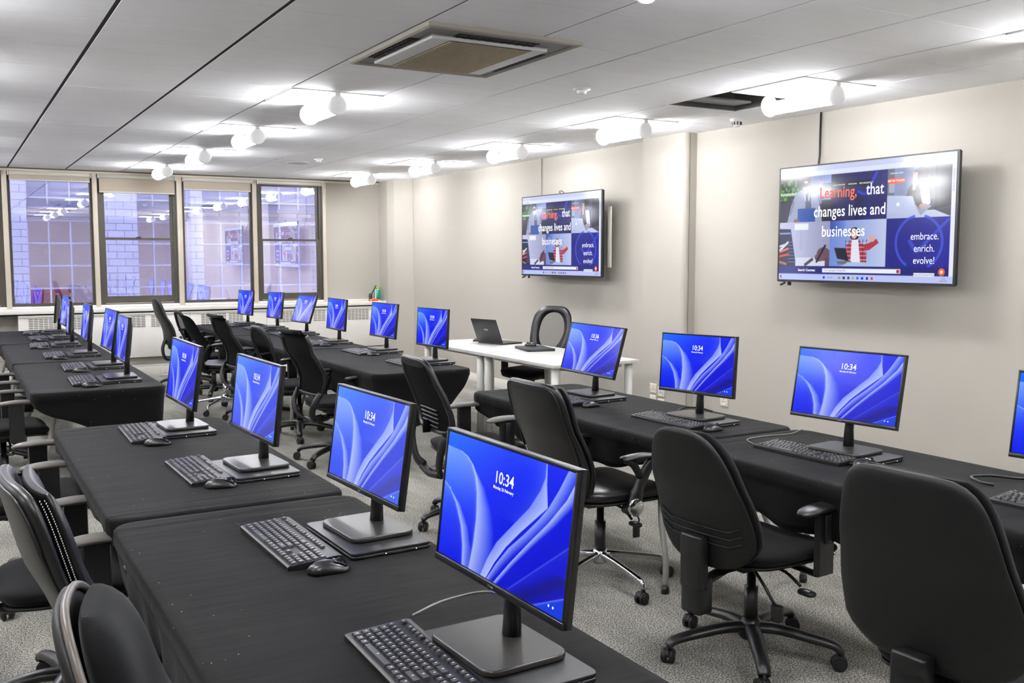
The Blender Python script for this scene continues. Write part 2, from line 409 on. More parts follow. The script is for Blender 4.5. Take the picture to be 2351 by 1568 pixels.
def ribbons(u, v, pale=0.0):
    A = np.array
    base0, base1, base2 = A([.10, .44, 1.0]), A([.0, .13, .97]), A([.0, .0, .76])
    d = np.clip((u * 0.75 + v * 0.8), 0, 1.5)
    c = np.where((d < .6)[:, None], base0 + (base1 - base0) * (np.clip(d / .6, 0, 1))[:, None], base1 + (base2 - base1) * (np.clip((d - .6) / .8, 0, 1))[:, None])
    L1 = A([.80, .86, 1.0])
    def mixin(c, k): k = np.clip(k, 0, 1)[:, None]; return c * (1 - k) + L1 * k
    ip = np.interp
    c1 = ip(v, [.115, .125, .15, .2, .28, .4, .6, .8, 1], [.0, .13, .19, .24, .275, .30, .312, .305, .285])
    ins = (v > .115) & (u < c1)
    k = np.where(ins, (.42 * (1 - v) + .12) * np.exp(-((v - .12) / .5) ** 2) + .75 * np.exp(-np.abs(c1 - u) / .008), 0); c = mixin(c, k)
    r1 = ip(v, [.2, .35, .5, .65, .8, 1], [.24, .36, .43, .465, .475, .46])
    b = (v > .2) & (u >= c1) & (u < r1); t = np.where(b, (u - c1) / np.maximum(r1 - c1, 1e-3), 1)
    c = mixin(c, np.where(b, .82 * (1 - t) ** .7, 0))
    c2 = ip(v, [.40, .42, .46, .55, .7, .85, 1], [-.01, .02, .065, .125, .185, .215, .225])
    r2 = ip(v, [.46, .55, .7, .85, 1], [.065, .16, .245, .285, .285])
    b = (v > .40) & (u < c2); c = mixin(c, np.where(b, .7 * np.exp(-np.abs(c2 - u) / .008) + .18 * np.exp(-(v - .4) / .2), 0))
    b = (v > .44) & (u >= c2) & (u < r2); t = np.where(b, (u - c2) / np.maximum(r2 - c2, 1e-3), 1); c = mixin(c, np.where(b, .8 * (1 - .75 * t), 0))
    l3 = ip(v, [0, .1, .2, .35, .5, .7, .85, 1], [.80, .80, .775, .71, .615, .49, .43, .385])
    r3 = ip(v, [0, .15, .3, .4, .55, .7, .85, 1], [.805, .815, .835, .765, .66, .565, .49, .43])
    b = (u >= l3) & (u < r3); t = np.where(b, (u - l3) / np.maximum(r3 - l3, 1e-3), 1); c = mixin(c, np.where(b, .6 + .25 * t, 0))
    b = (u < l3) & (u > l3 - .25) & (v < .5); c = mixin(c, np.where(b, .28 * np.exp(-(l3 - u) / .09) * (1 - v), 0))
    l4 = ip(v, [0, .15, .3, .4, .55, .7, .85, 1], [.95, .90, .84, .785, .69, .585, .505, .438])
    r4 = ip(v, [0, .15, .3, .4, .55, .7, .85, 1], [1.03, .985, .925, .86, .765, .655, .56, .478])
    b = (u >= l4) & (u < r4); t = np.where(b, (u - l4) / (r4 - l4), 1); c = mixin(c, np.where(b, .72 * (1 - t) ** .8, 0))
    l5 = ip(v, [.07, .2, .4, .6, .8, 1], [1.0, .955, .85, .725, .605, .495]); r5 = ip(v, [.07, .2, .4, .6, .8, 1], [1.06, 1.02, .90, .765, .638, .522])
    b = (v > .07) & (u >= l5) & (u < r5); t = np.where(b, (u - l5) / (r5 - l5), 1); c = mixin(c, np.where(b, .85 * (1 - t) ** .7, 0))
    l6 = ip(v, [.5, 1], [1.0, .60]); c = mixin(c, np.where(v > .5, .35 * np.exp(-np.abs(u - l6) / .004) + .10 * np.where(u > l6, np.exp(-(u - l6) / .1), 0), 0))
    dk = np.where((v > .72), np.exp(-((u - ip(v, [.7, 1], [1.02, .70])) / .07) ** 2) * .55, 0)[:, None]; c = c * (1 - dk) + A([.05, .04, .35]) * dk
    l7 = ip(v, [.84, 1], [1.01, .80]); b = (v > .83) & (u > l7); c = np.where(b[:, None], c * .5 + A([.1, .45, 1.0]) * .5, c)
    c = mixin(c, np.where((v > .83), .6 * np.exp(-np.abs(u - l7) / .006), 0))
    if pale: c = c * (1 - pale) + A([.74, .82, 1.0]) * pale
    return c
# ================================================================== THE ROOM
XL, YB = -3.2, -4.2
mb = MB(); mb.span((XL, YB, -0.1), (XR + 0.2, YW + 0.3, 0)); floor = struct('floor', mb, carpet_m)
mb = MB(); mb.span((XR, YB, 0), (XR + 0.15, YW + 0.3, CEIL + 0.35)); struct('wall_right', mb, wall_m)
mb = MB(); mb.span((XL - 0.15, YB, 0), (XL, YW + 0.3, CEIL + 0.35)); struct('wall_left', mb, wall_m)
mb = MB(); mb.span((XL - 0.15, YB - 0.15, 0), (XR + 0.15, YB, CEIL + 0.35)); struct('wall_back', mb, wall_m)
# square column standing out of the right wall: rounded near corner, side face towards the camera
mb = MB()
o = [(XR, 6.21), (5.44, 6.21)]
r = 0.05
prof = [(XR + 0.02, 6.235), (5.27 + r, 6.235)] + [(5.27 + r - r * math.sin(a), 6.235 + r - r * math.cos(a)) for a in [PI / 2 * k / 6 for k in range(7)]] + [(5.27, 6.79), (XR + 0.02, 6.79)]
mb.plate(prof, 0, CEIL)
col1 = struct('wall_column', mb, wall_m)
mb = MB(); mb.span((5.325, 6.2335, 0.0), (5.3275, 6.237, CEIL)); struct('trim_1', mb, void_m)
mb = MB(); mb.plate([(XR + 0.02, YW + 0.02), (5.13, YW + 0.02), (5.15, 12.2), (5.2, 12.08), (5.395, 11.9), (XR + 0.02, 11.9)], 0, CEIL)
struct('wall_corner_boxing', mb, wall_m)
for n, a, b in ((1, YB, 6.235), (2, 6.79, 11.9)):
    mb = MB(); mb.span((XR - 0.016, a, 0), (XR, b, 0.09), 0.003); mb.span((XR - 0.012, a, 0.085), (XR, b, 0.11), 0.003); struct('baseboard_right_%d' % n, mb, plaster_m)
mb = MB(); mb.span((5.255, 6.22, 0), (5.40, 6.80, 0.1), 0.003); struct('baseboard_column', mb, plaster_m)

# ------------------------------------------------------------------ window wall: frames between x=-3.2 and 4.36, solid panel to the corner
SILL = EYE - 0.60
FB = EYE - 0.572       # bottom of the window frames
FT = EYE + 0.975       # top of the window frames
mb = MB(); mb.span((4.365, YW, 0.0), (XR, YW + 0.3, CEIL + 0.35)); mb.span((XL, YW + 0.02, 0), (4.365, YW + 0.3, FB - 0.02)); mb.span((XL, YW + 0.02, FT + 0.02), (4.365, YW + 0.3, CEIL + 0.35))
struct('wall_window', mb, wall_m)
mb = MB(); mb.span((XL, YW - 0.035, FT), (5.13, YW + 0.02, CEIL - 0.004)); struct('trim_2', mb, beige_m)
mb = MB(); mb.span((XL, YW - 0.04, CEIL - 0.016), (5.13, YW - 0.03, CEIL - 0.003)); struct('trim_3', mb, bronze_m)
# mullions
MULL = [(-2.12, -2.06), (-1.20, -1.14), (-0.31, -0.25), (0.563, 0.618), (1.508, 1.562), (2.466, 2.528), (3.397, 3.45), (4.325, 4.372)]
for k, (a, b) in enumerate(MULL):
    mb = MB(); mb.span((a, YW - 0.035, FB - 0.02), (b, YW + 0.05, FT + 0.03), 0.004); struct('trim_%d' % (4 + k), mb, beige_m)
def window(n, a, b, kind, drop, cord=False):
    """a..b between the mullions, kind 'fixed' or 'sash', drop = how far the blind hangs"""
    t = bpy.data.objects.new('window_%d' % n, None); COL.objects.link(t); t['kind'] = 'structure'; t.location = (a, YW, 0)
    w = b - a; y0, y1 = 0.0, 0.045
    fr = 0.03 if kind == 'fixed' else 0.045
    mb = MB()
    mb.span((0, y0, FB), (fr, y1, FT)); mb.span((w - fr, y0, FB), (w, y1, FT)); mb.span((fr, y0, FT - fr), (w - fr, y1, FT)); mb.span((fr, y0, FB), (w - fr, y1, FB + fr * 1.1))
    mb.span((0, -0.012, FB), (0.012, y0, FT)); mb.span((w - 0.012, -0.012, FB), (w, y0, FT))
    mb.build('window_frame', bronze_m, t)
    if kind == 'fixed':
        g = MB(); g.span((fr, 0.02, FB + fr), (w - fr, 0.024, FT - fr)); g.build('window_pane', glass_m, t)
    else:
        mz = EYE + 0.215
        for lo, hi, yy in ((mz - 0.014, FT - fr, 0.0265), (FB + fr * 1.1, mz + 0.014, 0.004)):
            s = MB(); q = 0.035
            s.span((fr, yy, lo), (fr + q, yy + 0.02, hi)); s.span((w - fr - q, yy, lo), (w - fr, yy + 0.02, hi)); s.span((fr + q, yy, hi - 0.028), (w - fr - q, yy + 0.02, hi)); s.span((fr + q, yy, lo), (w - fr - q, yy + 0.02, lo + (0.028 if yy > .02 else 0.05)))
            sh = s.build('window_sash', bronze_m, t)
            g = MB(); g.span((fr + q - .004, yy + 0.008, lo + 0.02), (w - fr - q + .004, yy + 0.012, hi - 0.02)); g.build('window_pane', glass_m, sh)
        c = MB(); c.box((w / 2, -0.004, mz + 0.02), (0.05, 0.02, 0.014), 0.004); c.cyl((w / 2 + 0.01, -0.012, mz + 0.028), 0.006, 0.02, 'X', 8); c.build('sash_catch', bronze_m, t)
        c = MB(); c.span((0.06, -0.006, FB + 0.012), (w - 0.06, 0.0, FB + 0.018)); c.build('sash_lip', beige_m, t)
window(1, -2.06, -1.20, 'fixed', 0.05); window(2, -1.14, -0.31, 'sash', 0.08); window(3, -0.25, 0.563, 'sash', 0.0)
window(4, 0.618, 1.508, 'fixed', 0.035); window(5, 1.562, 2.466, 'sash', 0.16); window(6, 2.528, 3.397, 'fixed', 0.10); window(7, 3.45, 4.325, 'sash', 0.0)
BL = [(-2.05, -1.21, .05, 'second window from the left end of the room'), (-1.13, -0.32, .08, 'window left of the frame'), (-0.24, .555, .03, 'over the half-hidden window at the left edge'),
      (0.625, 1.50, 0.045, 'over the leftmost full window, almost rolled up'), (1.57, 2.458, 0.155, 'hanging lowest of them all over a sash window'),
      (2.535, 3.39, 0.095, 'over the single pane right of the lowest blind'), (3.457, 4.318, 0.012, 'over the rightmost sash window, rolled up completely')]
for k, (a, b, dr, lab) in enumerate(BL):
    if k < 2: continue
    t = thing('roller_blind', 'cream roller blind, ' + lab, 'blind', (a, YW - 0.045, FT - 0.0), 0, 'roller blinds along the window wall')
    w = b - a
    m = MB(); m.tube([(0.012, 0, -0.025), (w - 0.012, 0, -0.025)], 0.024, 14); m.span((0.01, 0.005, -0.05), (w - 0.01, 0.03, -0.002)); m.build('blind_cassette', cassette_m, t)
    for x in (0.004, w - 0.004):
        m = MB(); m.box((x, 0.0, -0.025), (0.008, 0.055, 0.056), 0.003); m.build('blind_bracket', white_m, t)
    if dr > 0.02:
        m = MB(); m.span((0.015, 0.004, -0.05 - dr), (w - 0.015, 0.006, -0.04)); f = m.build('blind_fabric', blind_m, t)
        m = MB(); m.span((0.015, 0.0, -0.062 - dr), (w - 0.015, 0.012, -0.046 - dr), 0.002); m.build('bottom_bar', cassette_m, f)
# window sill board and the boxed radiator casings under it
mb = MB(); mb.span((XL, YW - 0.22, SILL - 0.052), (5.14, YW + 0.02, SILL), 0.006); mb.span((XL, YW - 0.03, SILL), (5.14, YW + 0.02, SILL + 0.025), 0.003); struct('window_sill', mb, wallwhite_m)
mb = MB(); mb.span((XL, YW - 0.20, SILL - 0.068), (5.14, YW, SILL - 0.052)); struct('trim_20', mb, void_m)  # dark strip painting in the shade of the gap below the sill
GR = [(0.765, 1.075), (1.226, 1.36), (1.866, 2.03), (2.09, 2.25), (2.68, 2.99), (3.017, 3.20), (3.60, 3.841), (4.116, 4.283), (4.592, 4.891)]
UN = [(-1.15, 0.66, 'left of the frame edge'), (0.66, 1.60, 'leftmost, behind the left desk row'), (1.60, 2.55, 'behind the tall-backed chair'), (2.55, 3.50, 'behind the farthest monitor of the middle row'), (3.50, 4.45, 'left of the corner unit'), (4.45, 5.13, 'nearest the right corner')]
for k, (a, b, lab) in enumerate(UN):
    if k == 0: continue
    t = thing('radiator_cover', 'boxed radiator cover, ' + lab, 'radiator cover', (a, YW - 0.19, 0.295), 0, 'radiator covers under the window sill')
    w = b - a; h = SILL - 0.068 - 0.295
    m = MB(); m.span((0.002, 0, 0), (w - 0.002, 0.165, h), 0.003); m.build('front_panel', wallwhite_m, t)
    m = MB(); m.span((0.002, -0.012, h - 0.025), (w - 0.002, 0.0, h), 0.002); m.build('top_lip', wallwhite_m, t)
    for g0, g1 in GR:
        if a <= g0 < b:
            x0, x1 = g0 - a, g1 - a; nc = max(2, round((g1 - g0) / 0.052)); cw = (x1 - x0) / nc
            z0, z1 = h - 0.175, h - 0.035
            m = MB(); m.span((x0, -0.003, z0), (x1, 0, z1)); gr = m.build('grille', wallwhite_m, t)
            m = MB()
            for c in range(nc):
                for r_ in range(7):
                    zz = z0 + (r_ + 0.5) * (z1 - z0) / 7
                    m.span((x0 + c * cw + 0.004, -0.0045, zz - 0.0045), (x0 + (c + 1) * cw - 0.004, -0.0028, zz + 0.0045))
            m.build('slots', vent_m, gr)
mb = MB(); mb.span((XL, YW - 0.12, 0), (5.14, YW + 0.02, 0.30)); struct('trim_21', mb, wall_m)
mb = MB(); mb.span((XL, YW - 0.16, 0.0), (5.14, YW - 0.12, 0.17), 0.004); mb.span((XL, YW - 0.15, 0.17), (5.14, YW - 0.12, 0.2), 0.004); struct('baseboard_window', mb, plaster_m)

# ------------------------------------------------------------------ ceiling grid with real openings
LIGHTS = [(3, 11), (3, 8), (3, 5), (3, 2), (3, -4), (3, -7), (3, -10), (7, 11), (7, 8), (7, 5), (7, 2), (7, -1), (7, -4), (7, -7), (7, -10), (-1, 11), (-1, 8), (-1, 5), (-1, 2), (-1, -1), (-1, -4), (-1, -7), (-5, 8), (-5, 2), (-5, -4)]
LIGHTS = [l for l in LIGHTS if GX + GS * l[0] > XL and GY + GS * l[1] > YB]
HOLES = set(LIGHTS) | {(7, 0)}
AC0, AC1 = (GX + 3.02 * GS, GY - 1.17 * GS), (GX + 4.37 * GS, GY + 0.43 * GS)
mb = MB()
for i in range(-6, 10):
    for j in range(-16, 14):
        if (i, j) in HOLES: continue
        x0, x1 = GX + GS * i, GX + GS * (i + 1); y0, y1 = GY + GS * j, GY + GS * (j + 1)
        gl = 0.010 if i <= 2 else 0.0050; gr_ = 0.010 if i <= 1 else 0.0050
        gt = 0.0019
        x0, x1, y0, y1 = max(x0 + gl, XL), min(x1 - gr_, XR), max(y0 + gt, YB), min(y1 - gt, YW - 0.03)
        if x1 - x0 < 0.01 or y1 - y0 < 0.01: continue
        mb.span((x0, y0, CEIL), (x1, y1, CEIL + 0.003))
ceil = struct('ceiling', mb, tile_m)
mb = MB()
for i in range(-6, 10):
    for j in range(-16, 14):
        if (i, j) == (7, 0): continue
        x0, x1 = max(GX + GS * i, XL), min(GX + GS * (i + 1), XR); y0, y1 = max(GY + GS * j, YB), min(GY + GS * (j + 1), YW)
        if (i, j) in LIGHTS: continue
        if x1 > x0 and y1 > y0: mb.span((x0, y0, CEIL + 0.0025), (x1, y1, CEIL + 0.0045))
struct('ceiling_grid_gaps', mb, grey_steel_m if False else mat('ceiling_gap_shadow', (42, 38, 36), 0.85))
mb = MB(); mb.span((XL, YB, CEIL + 0.34), (XR + 0.1, YW, CEIL + 0.36)); struct('ceiling_slab', mb, void_m)
# the missing tile: open void with the metal grid rails and a slid-aside tile strip
hx, hy = GX + 7 * GS, GY
mb = MB()
for (a, b) in (((0, 0), (GS, 0)), ((0, GS), (GS, GS)), ((0, 0), (0, GS)), ((GS, 0), (GS, GS))):
    mb.span((hx + a[0] - 0.012, hy + a[1] - 0.012, CEIL + 0.002), (hx + b[0] + 0.012, hy + b[1] + 0.012, CEIL + 0.03))
    mb.span((hx + a[0] - 0.004, hy + a[1] - 0.004, CEIL + 0.016), (hx + b[0] + 0.004, hy + b[1] + 0.004, CEIL + 0.33))
struct('ceiling_opening', mb, mat('grid_rail_grey', (95, 93, 90), 0.4, metal=0.4))
t = tag(bpy.data.objects.new('ceiling_tile', None), 'displaced grey ceiling tile strip lying in the dark opening beside the large light', 'ceiling tile'); COL.objects.link(t); t.location = (hx, hy + GS - 0.10, CEIL + 0.032)
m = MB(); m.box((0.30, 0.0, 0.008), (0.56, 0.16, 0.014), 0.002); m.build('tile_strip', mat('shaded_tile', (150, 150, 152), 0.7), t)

# ------------------------------------------------------------------ luminaires: white recessed tray with a hanging half-round lamp basket and round end caps
def make_light():
    t = thing('ceiling_light', 'x', 'ceiling light', (0, 0, CEIL), 0, 'recessed square ceiling lights with hanging lamp baskets')
    h = GS / 2 - 0.004
    m = MB(); d = 0.05
    m._add([(-h, -h, 0.0), (h, -h, 0), (h, h, 0), (-h, h, 0), (-h + .05, -h + .05, d), (h - .05, -h + .05, d), (h - .05, h - .05, d), (-h + .05, h - .05, d)],
           [(0, 1, 5, 4), (1, 2, 6, 5), (2, 3, 7, 6), (3, 0, 4, 7), (4, 5, 6, 7)])
    m.build('reflector_tray', tray_m, t)
    m = MB()
    for s in (-1, 1):
        m.span((s * h, -h, -0.006), (s * (h - 0.016), h, 0.002)); m.span((-h, s * h, -0.006), (h, s * (h - 0.016), 0.002))
    m.build('tray_rim', white_m, t)
    m = MB(); zc = -0.072
    prof = []
    for yy in (-0.26, 0.26):
        ring = []
        for k in range(15):
            a = PI + PI * k / 14; ring.append((0.068 * math.cos(a), yy, zc + 0.055 * math.sin(a)))
        prof.append(ring)
    m.rings([[(x, y, z) for x, y, z in prof[0]] + [(x * 0.93, y, zc + (z - zc) * 0.93) for x, y, z in prof[0][::-1]], [(x, y, z) for x, y, z in prof[1]] + [(x * 0.93, y, zc + (z - zc) * 0.93) for x, y, z in prof[1][::-1]]])
    bk = m.build('lamp_basket', lamp_m, t)
    m = MB(); m.tube([(0, -0.25, zc - 0.0555), (0, 0.25, zc - 0.0555)], 0.0022, 6); m.build('basket_seam', endcap_m, bk)
    m = MB(); m.tube([(0, -0.25, zc + 0.008), (0, 0.25, zc + 0.008)], 0.018, 10); m.build('lamp_tube', mat('lamp_tube_glow', (255, 255, 255), 0.5, emis=((250, 251, 255), 75.0)), t)
    for y, s in ((-0.275, -1), (0.275, 1)):
        m = MB(); m.lathe((0, y, zc), [(0.001, s * 0.012), (0.045, s * 0.008), (0.066, 0.0), (0.068, -s * 0.012), (0.06, -s * 0.018), (0.001, -s * 0.018)], 24, 'Y')
        m.box((0, y, zc + 0.09), (0.035, 0.02, 0.09), 0.004)
        m.build('end_cap', endcap_m, t)
    return t
LL = {(3, 2): 'left row, nearest the air conditioner', (3, 5): 'left row, second from the air conditioner', (3, 8): 'left row, third from the air conditioner', (3, 11): 'left row, farthest, by the windows',
      (7, -1): 'largest, above the big television', (7, 2): 'right row, above the wall column', (7, 5): 'right row, above the smaller television', (7, 8): 'right row, third towards the far corner', (7, 11): 'right row, smallest in the far corner', (7, -4): 'cut off by the top right edge'}
proto = None
for (i, j) in LIGHTS:
    x, y = GX + GS * (i + .5), GY + GS * (j + .5)
    lab = 'lit white ceiling light, ' + LL.get((i, j), 'outside the photo, ' + ('behind the camera' if i > 0 else 'left of the desks'))
    if proto is None: proto = make_light(); proto.location = (x, y, CEIL); proto['label'] = lab
    else: dup(proto, (x, y, CEIL), 0, lab)

# ------------------------------------------------------------------ air conditioning cassette
ax, ay = (AC0[0] + AC1[0]) / 2, (AC0[1] + AC1[1]) / 2; aw, al = AC1[0] - AC0[0], AC1[1] - AC0[1]
t = thing('air_conditioner', 'beige ceiling air conditioner cassette with striped brown intake grille', 'air conditioner', (ax, ay, CEIL), 0)
m = MB(); fo, fi = (aw / 2, al / 2), (aw / 2 - 0.028, al / 2 - 0.035)
def loop(a, z): return [(-a[0], -a[1], z), (a[0], -a[1], z), (a[0], a[1], z), (-a[0], a[1], z)]
m.rings([loop(fo, 0.0), loop(fo, -0.016), loop((fo[0] - .012, fo[1] - .012), -0.022), loop(fi, -0.014), loop((fi[0], fi[1]), 0.0)], cap=False, smooth=False); m.build('outer_frame', acframe_m, t)
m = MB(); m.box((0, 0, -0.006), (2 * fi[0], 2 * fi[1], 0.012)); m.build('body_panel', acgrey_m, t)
# centre panel hangs lower; white side strips and the striped grille
m = MB(); PX0, PX1, PY0, PY1 = -.318, .30, -.325, .36
def lp_(e, z): return [(PX0 + e, PY0 + e, z), (PX1 - e, PY0 + e, z), (PX1 - e, PY1 - e, z), (PX0 + e, PY1 - e, z)]
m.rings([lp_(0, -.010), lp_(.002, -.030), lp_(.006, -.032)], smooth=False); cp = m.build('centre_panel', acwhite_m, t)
gx0, gx1 = -.222, .212
m = MB(); m.span((gx0, PY0 + .006, -.0345), (gx1, PY1 - .004, -.0315)); g = m.build('intake_grille', acslot_m, t)
m = MB(); ns = 40
for k in range(ns):
    x = gx0 + (k + .5) * (gx1 - gx0) / ns; m.span((x - 0.0026, PY0 + .008, -.0375), (x + 0.0026, PY1 - .006, -.034))
m.build('grille_bars', tan_m, g)
vane_m = mat('vane_brown', (52, 44, 40), 0.5)
def slot(x, y, lx, ly, n):
    m = MB(); m.span((x - lx / 2, y - ly / 2, -0.0145), (x + lx / 2, y + ly / 2, -0.011)); s = m.build('air_outlet', acslot_m, t)
    m = MB()
    for k in range(n):
        q = (k + .5) / n - .5
        if lx > ly: m.span((x + q * lx - .002, y - ly * .35, -0.018), (x + q * lx + .002, y + ly * .35, -0.0135))
        else: m.span((x - lx * .35, y + q * ly - .002, -0.018), (x + lx * .35, y + q * ly + .002, -0.0135))
    if lx > ly: m.span((x - lx * .48, y + ly * .1, -.019), (x + lx * .48, y + ly * .16, -.0135))
    else: m.span((x + lx * .1, y - ly * .48, -.019), (x + lx * .18, y + ly * .48, -.0135)); m.span((x - lx * .25, y - ly * .48, -.019), (x - lx * .17, y + ly * .48, -.0135))
    m.build('outlet_vanes', vane_m, s)
slot(0.005, -.348, 0.43, 0.078, 11); slot(0.0, .40, 0.43, 0.04, 11); slot(-.353, 0.05, 0.078, 0.50, 12); slot(.352, 0.06, 0.040, 0.50, 12)
m = MB(); m.cyl((0.30, -.30, -0.018), 0.008, 0.008, 'Z', 12); m.build('signal_lamp', white_m, t)

# detectors and vents on the ceiling
def detector(name, lab, x, y, r, h, cat='smoke detector'):
    t = thing(name, lab, cat, (x, y, CEIL), 0)
    m = MB(); m.lathe((0, 0, 0), [(r, 0), (r, -h * .25), (r * .9, -h * .35), (.001, -h * .36)], 24); m.build('mounting_ring', white_m, t)
    m = MB(); m.lathe((0, 0, 0), [(r * .6, -h * .3), (r * .58, -h * .7), (r * .4, -h), (.001, -h)], 20); m.build('sensor_head', endcap_m, t)
    return t
detector('smoke_detector', 'small round white detector between the air conditioner and the big light', GX + 5.56 * GS, GY + .6 * GS, 0.052, 0.035)
d = detector('smoke_detector', 'white ceiling detector with dark slots near the right wall and missing tile', 5.10, 5.45, 0.05, 0.06)
m = MB()
for k in range(8):
    a = k * PI / 4 + .2; m.box((0.031 * math.cos(a), 0.031 * math.sin(a), -0.035), (0.008, 0.008, 0.022))
m.build('sensor_slots', hole_m, d)
detector('smoke_detector', 'tiny white detector on the far part of the ceiling beside the flush disc vent', GX + 5.6 * GS, GY + 8.75 * GS, 0.045, 0.035)
t = thing('disc_vent', 'flush round grey disc vent in the far ceiling', 'vent', (GX + 5.5 * GS, GY + 9.6 * GS, CEIL), 0)
m = MB(); m.lathe((0, 0, 0), [(0.13, 0), (0.125, -0.006), (0.09, -0.006), (0.085, -0.002), (.001, -0.002)], 28); m.build('vent_disc', mat('vent_grey', (185, 185, 186), .5), t)

# ------------------------------------------------------------------ wall sockets, cables, things on the sill
def socket(lab, loc, rz, w=0.086, h=0.086, gang=1, name='wall_socket', cat='wall socket'):
    """plate facing -x"""
    t = thing(name, lab, cat, loc, rz, 'white sockets on the wall column')
    m = MB(); m.box((-0.005, 0, 0), (0.01, w, h), 0.003); m.build('face_plate', socket_m, t)
    m = MB()
    for g in range(gang):
        y = (g - (gang - 1) / 2) * w / gang
        for dy, dz in ((0, .018), (-.012, -.004), (.012, -.004)): m.box((-0.0105, y + dy, dz), (0.002, 0.006, 0.006))
    m.build('pin_holes', hole_m, t)
    m = MB(); m.box((-0.011, 0.0, -0.028), (0.003, w * .5, 0.012), .001); m.build('rocker_switch', white_m, t)
    return t
socket('white socket on the wall column, upper left of the group of four', (5.27, 6.60, EYE - 1.145), 0)
socket('white socket on the wall column, upper right of the group of four', (5.27, 6.495, EYE - 1.165), 0)
socket('white socket on the wall column, lower left of the group of four', (5.27, 6.60, EYE - 1.245), 0)
socket('white socket on the wall column, lower right of the group of four', (5.27, 6.495, EYE - 1.265), 0)
socket('single white socket seen beside the neck of the monitor, right part of the column', (5.27, 6.10, EYE - 1.165), 0) if False else socket('single white socket on the wall right of the column, behind a monitor', (XR, 5.85, EYE - 1.17), 0)
t = socket('pale grey floor-level socket under the windows behind the tall-backed chair', (2.24, YW - 0.16, 0.09), PI / 2, 0.12, 0.08, name='wall_socket')
t['group'] = 'x'; del t['group']
def tube_thing(name, lab, cat, pts, r, m, group=None, n=8):
    mb = MB(); mb.tube(pts, r, n); o = mb.build(name, m); return tag(o, lab, cat, group)
def smooth_path(P, n=8):
    P = [Vector(p) for p in P]; out = []
    Q = [P[0] * 2 - P[1]] + P + [P[-1] * 2 - P[-2]]
    for i in range(1, len(Q) - 2):
        for k in range(n):
            t = k / n; a, b, c, d = Q[i - 1], Q[i], Q[i + 1], Q[i + 2]
            out.append(0.5 * ((2 * b) + (-a + c) * t + (2 * a - 5 * b + 4 * c - d) * t * t + (-a + 3 * b - 3 * c + d) * t ** 3))
    out.append(P[-1]); return out
tube_thing('wall_cable', 'thick black cable running from the ceiling to the large television', 'cable', [(XR - 0.012, 4.91, CEIL), (XR - 0.012, 4.912, EYE + 0.72), (XR - 0.03, 4.905, EYE + 0.64), (XR - 0.06, 4.88, EYE + 0.5)], 0.0075, cable_m)
tube_thing('wall_cable', 'thin cable in a pale conduit running from the ceiling to the smaller television', 'cable', [(XR - 0.01, 8.65, CEIL), (XR - 0.01, 8.65, EYE + 0.68), (XR - 0.05, 8.62, EYE + 0.5)], 0.006, mat('conduit', (150, 145, 138), .5))
# canister of wipes, dark brush and orange pack on the sill by the corner
sx, sy = 5.02, YW - 0.12
t = thing('wipes_canister', 'teal canister of wipes with a green lid on the window sill', 'canister', (sx + 0.03, sy, SILL), 0)
m = MB(); m.lathe((0, 0, 0), [(.04, 0), (.042, .004), (.042, .014), (.042, .016)], 20); m.build('canister_foot', white_m, t)
m = MB(); m.lathe((0, 0, 0), [(.042, .015), (.042, .15)], 24); m.build('canister_body', teal_m, t)
m = MB(); m.box((-0.036, -0.024, .082), (0.018, 0.012, 0.13), .004); m.build('white_label', white_m, t)
m = MB(); m.lathe((0, 0, 0), [(.042, .15), (.04, .155), (.04, .162), (.04, .163)], 20); m.build('lid_collar', white_m, t)
m = MB(); m.lathe((0, 0, 0), [(.043, .163), (.043, .18), (.035, .184), (.001, .184)], 20); m.build('lid', green_m, t)
t = thing('hand_brush', 'small dark brush leaning against the teal canister', 'brush', (sx - 0.065, sy - 0.02, SILL), 0)
m = MB(); m.tube([(-.005, 0, .075), (.055, -.03, .21)], [.006, .008], 8); m.build('brush_handle', black_m, t)
m = MB(); m.lathe((-.012, 0, 0), [(.02, 0), (.022, .03), (.027, .07), (.018, .1), (.001, .105)], 12); m.build('brush_head', mat('brush_bristles', (52, 56, 44), .8), t)
t = thing('orange_box', 'flat orange packet lying on the sill in front of the canister', 'packet', (sx - 0.055, sy - 0.065, SILL), 0)
m = MB(); m.box((0, 0, .014), (0.13, 0.04, 0.028), .005); m.build('packet_body', redorange_m, t)
m = MB(); m.cyl((-.045, -.021, .015), .01, .003, 'Y', 12); m.build('packet_disc', white_m, t)

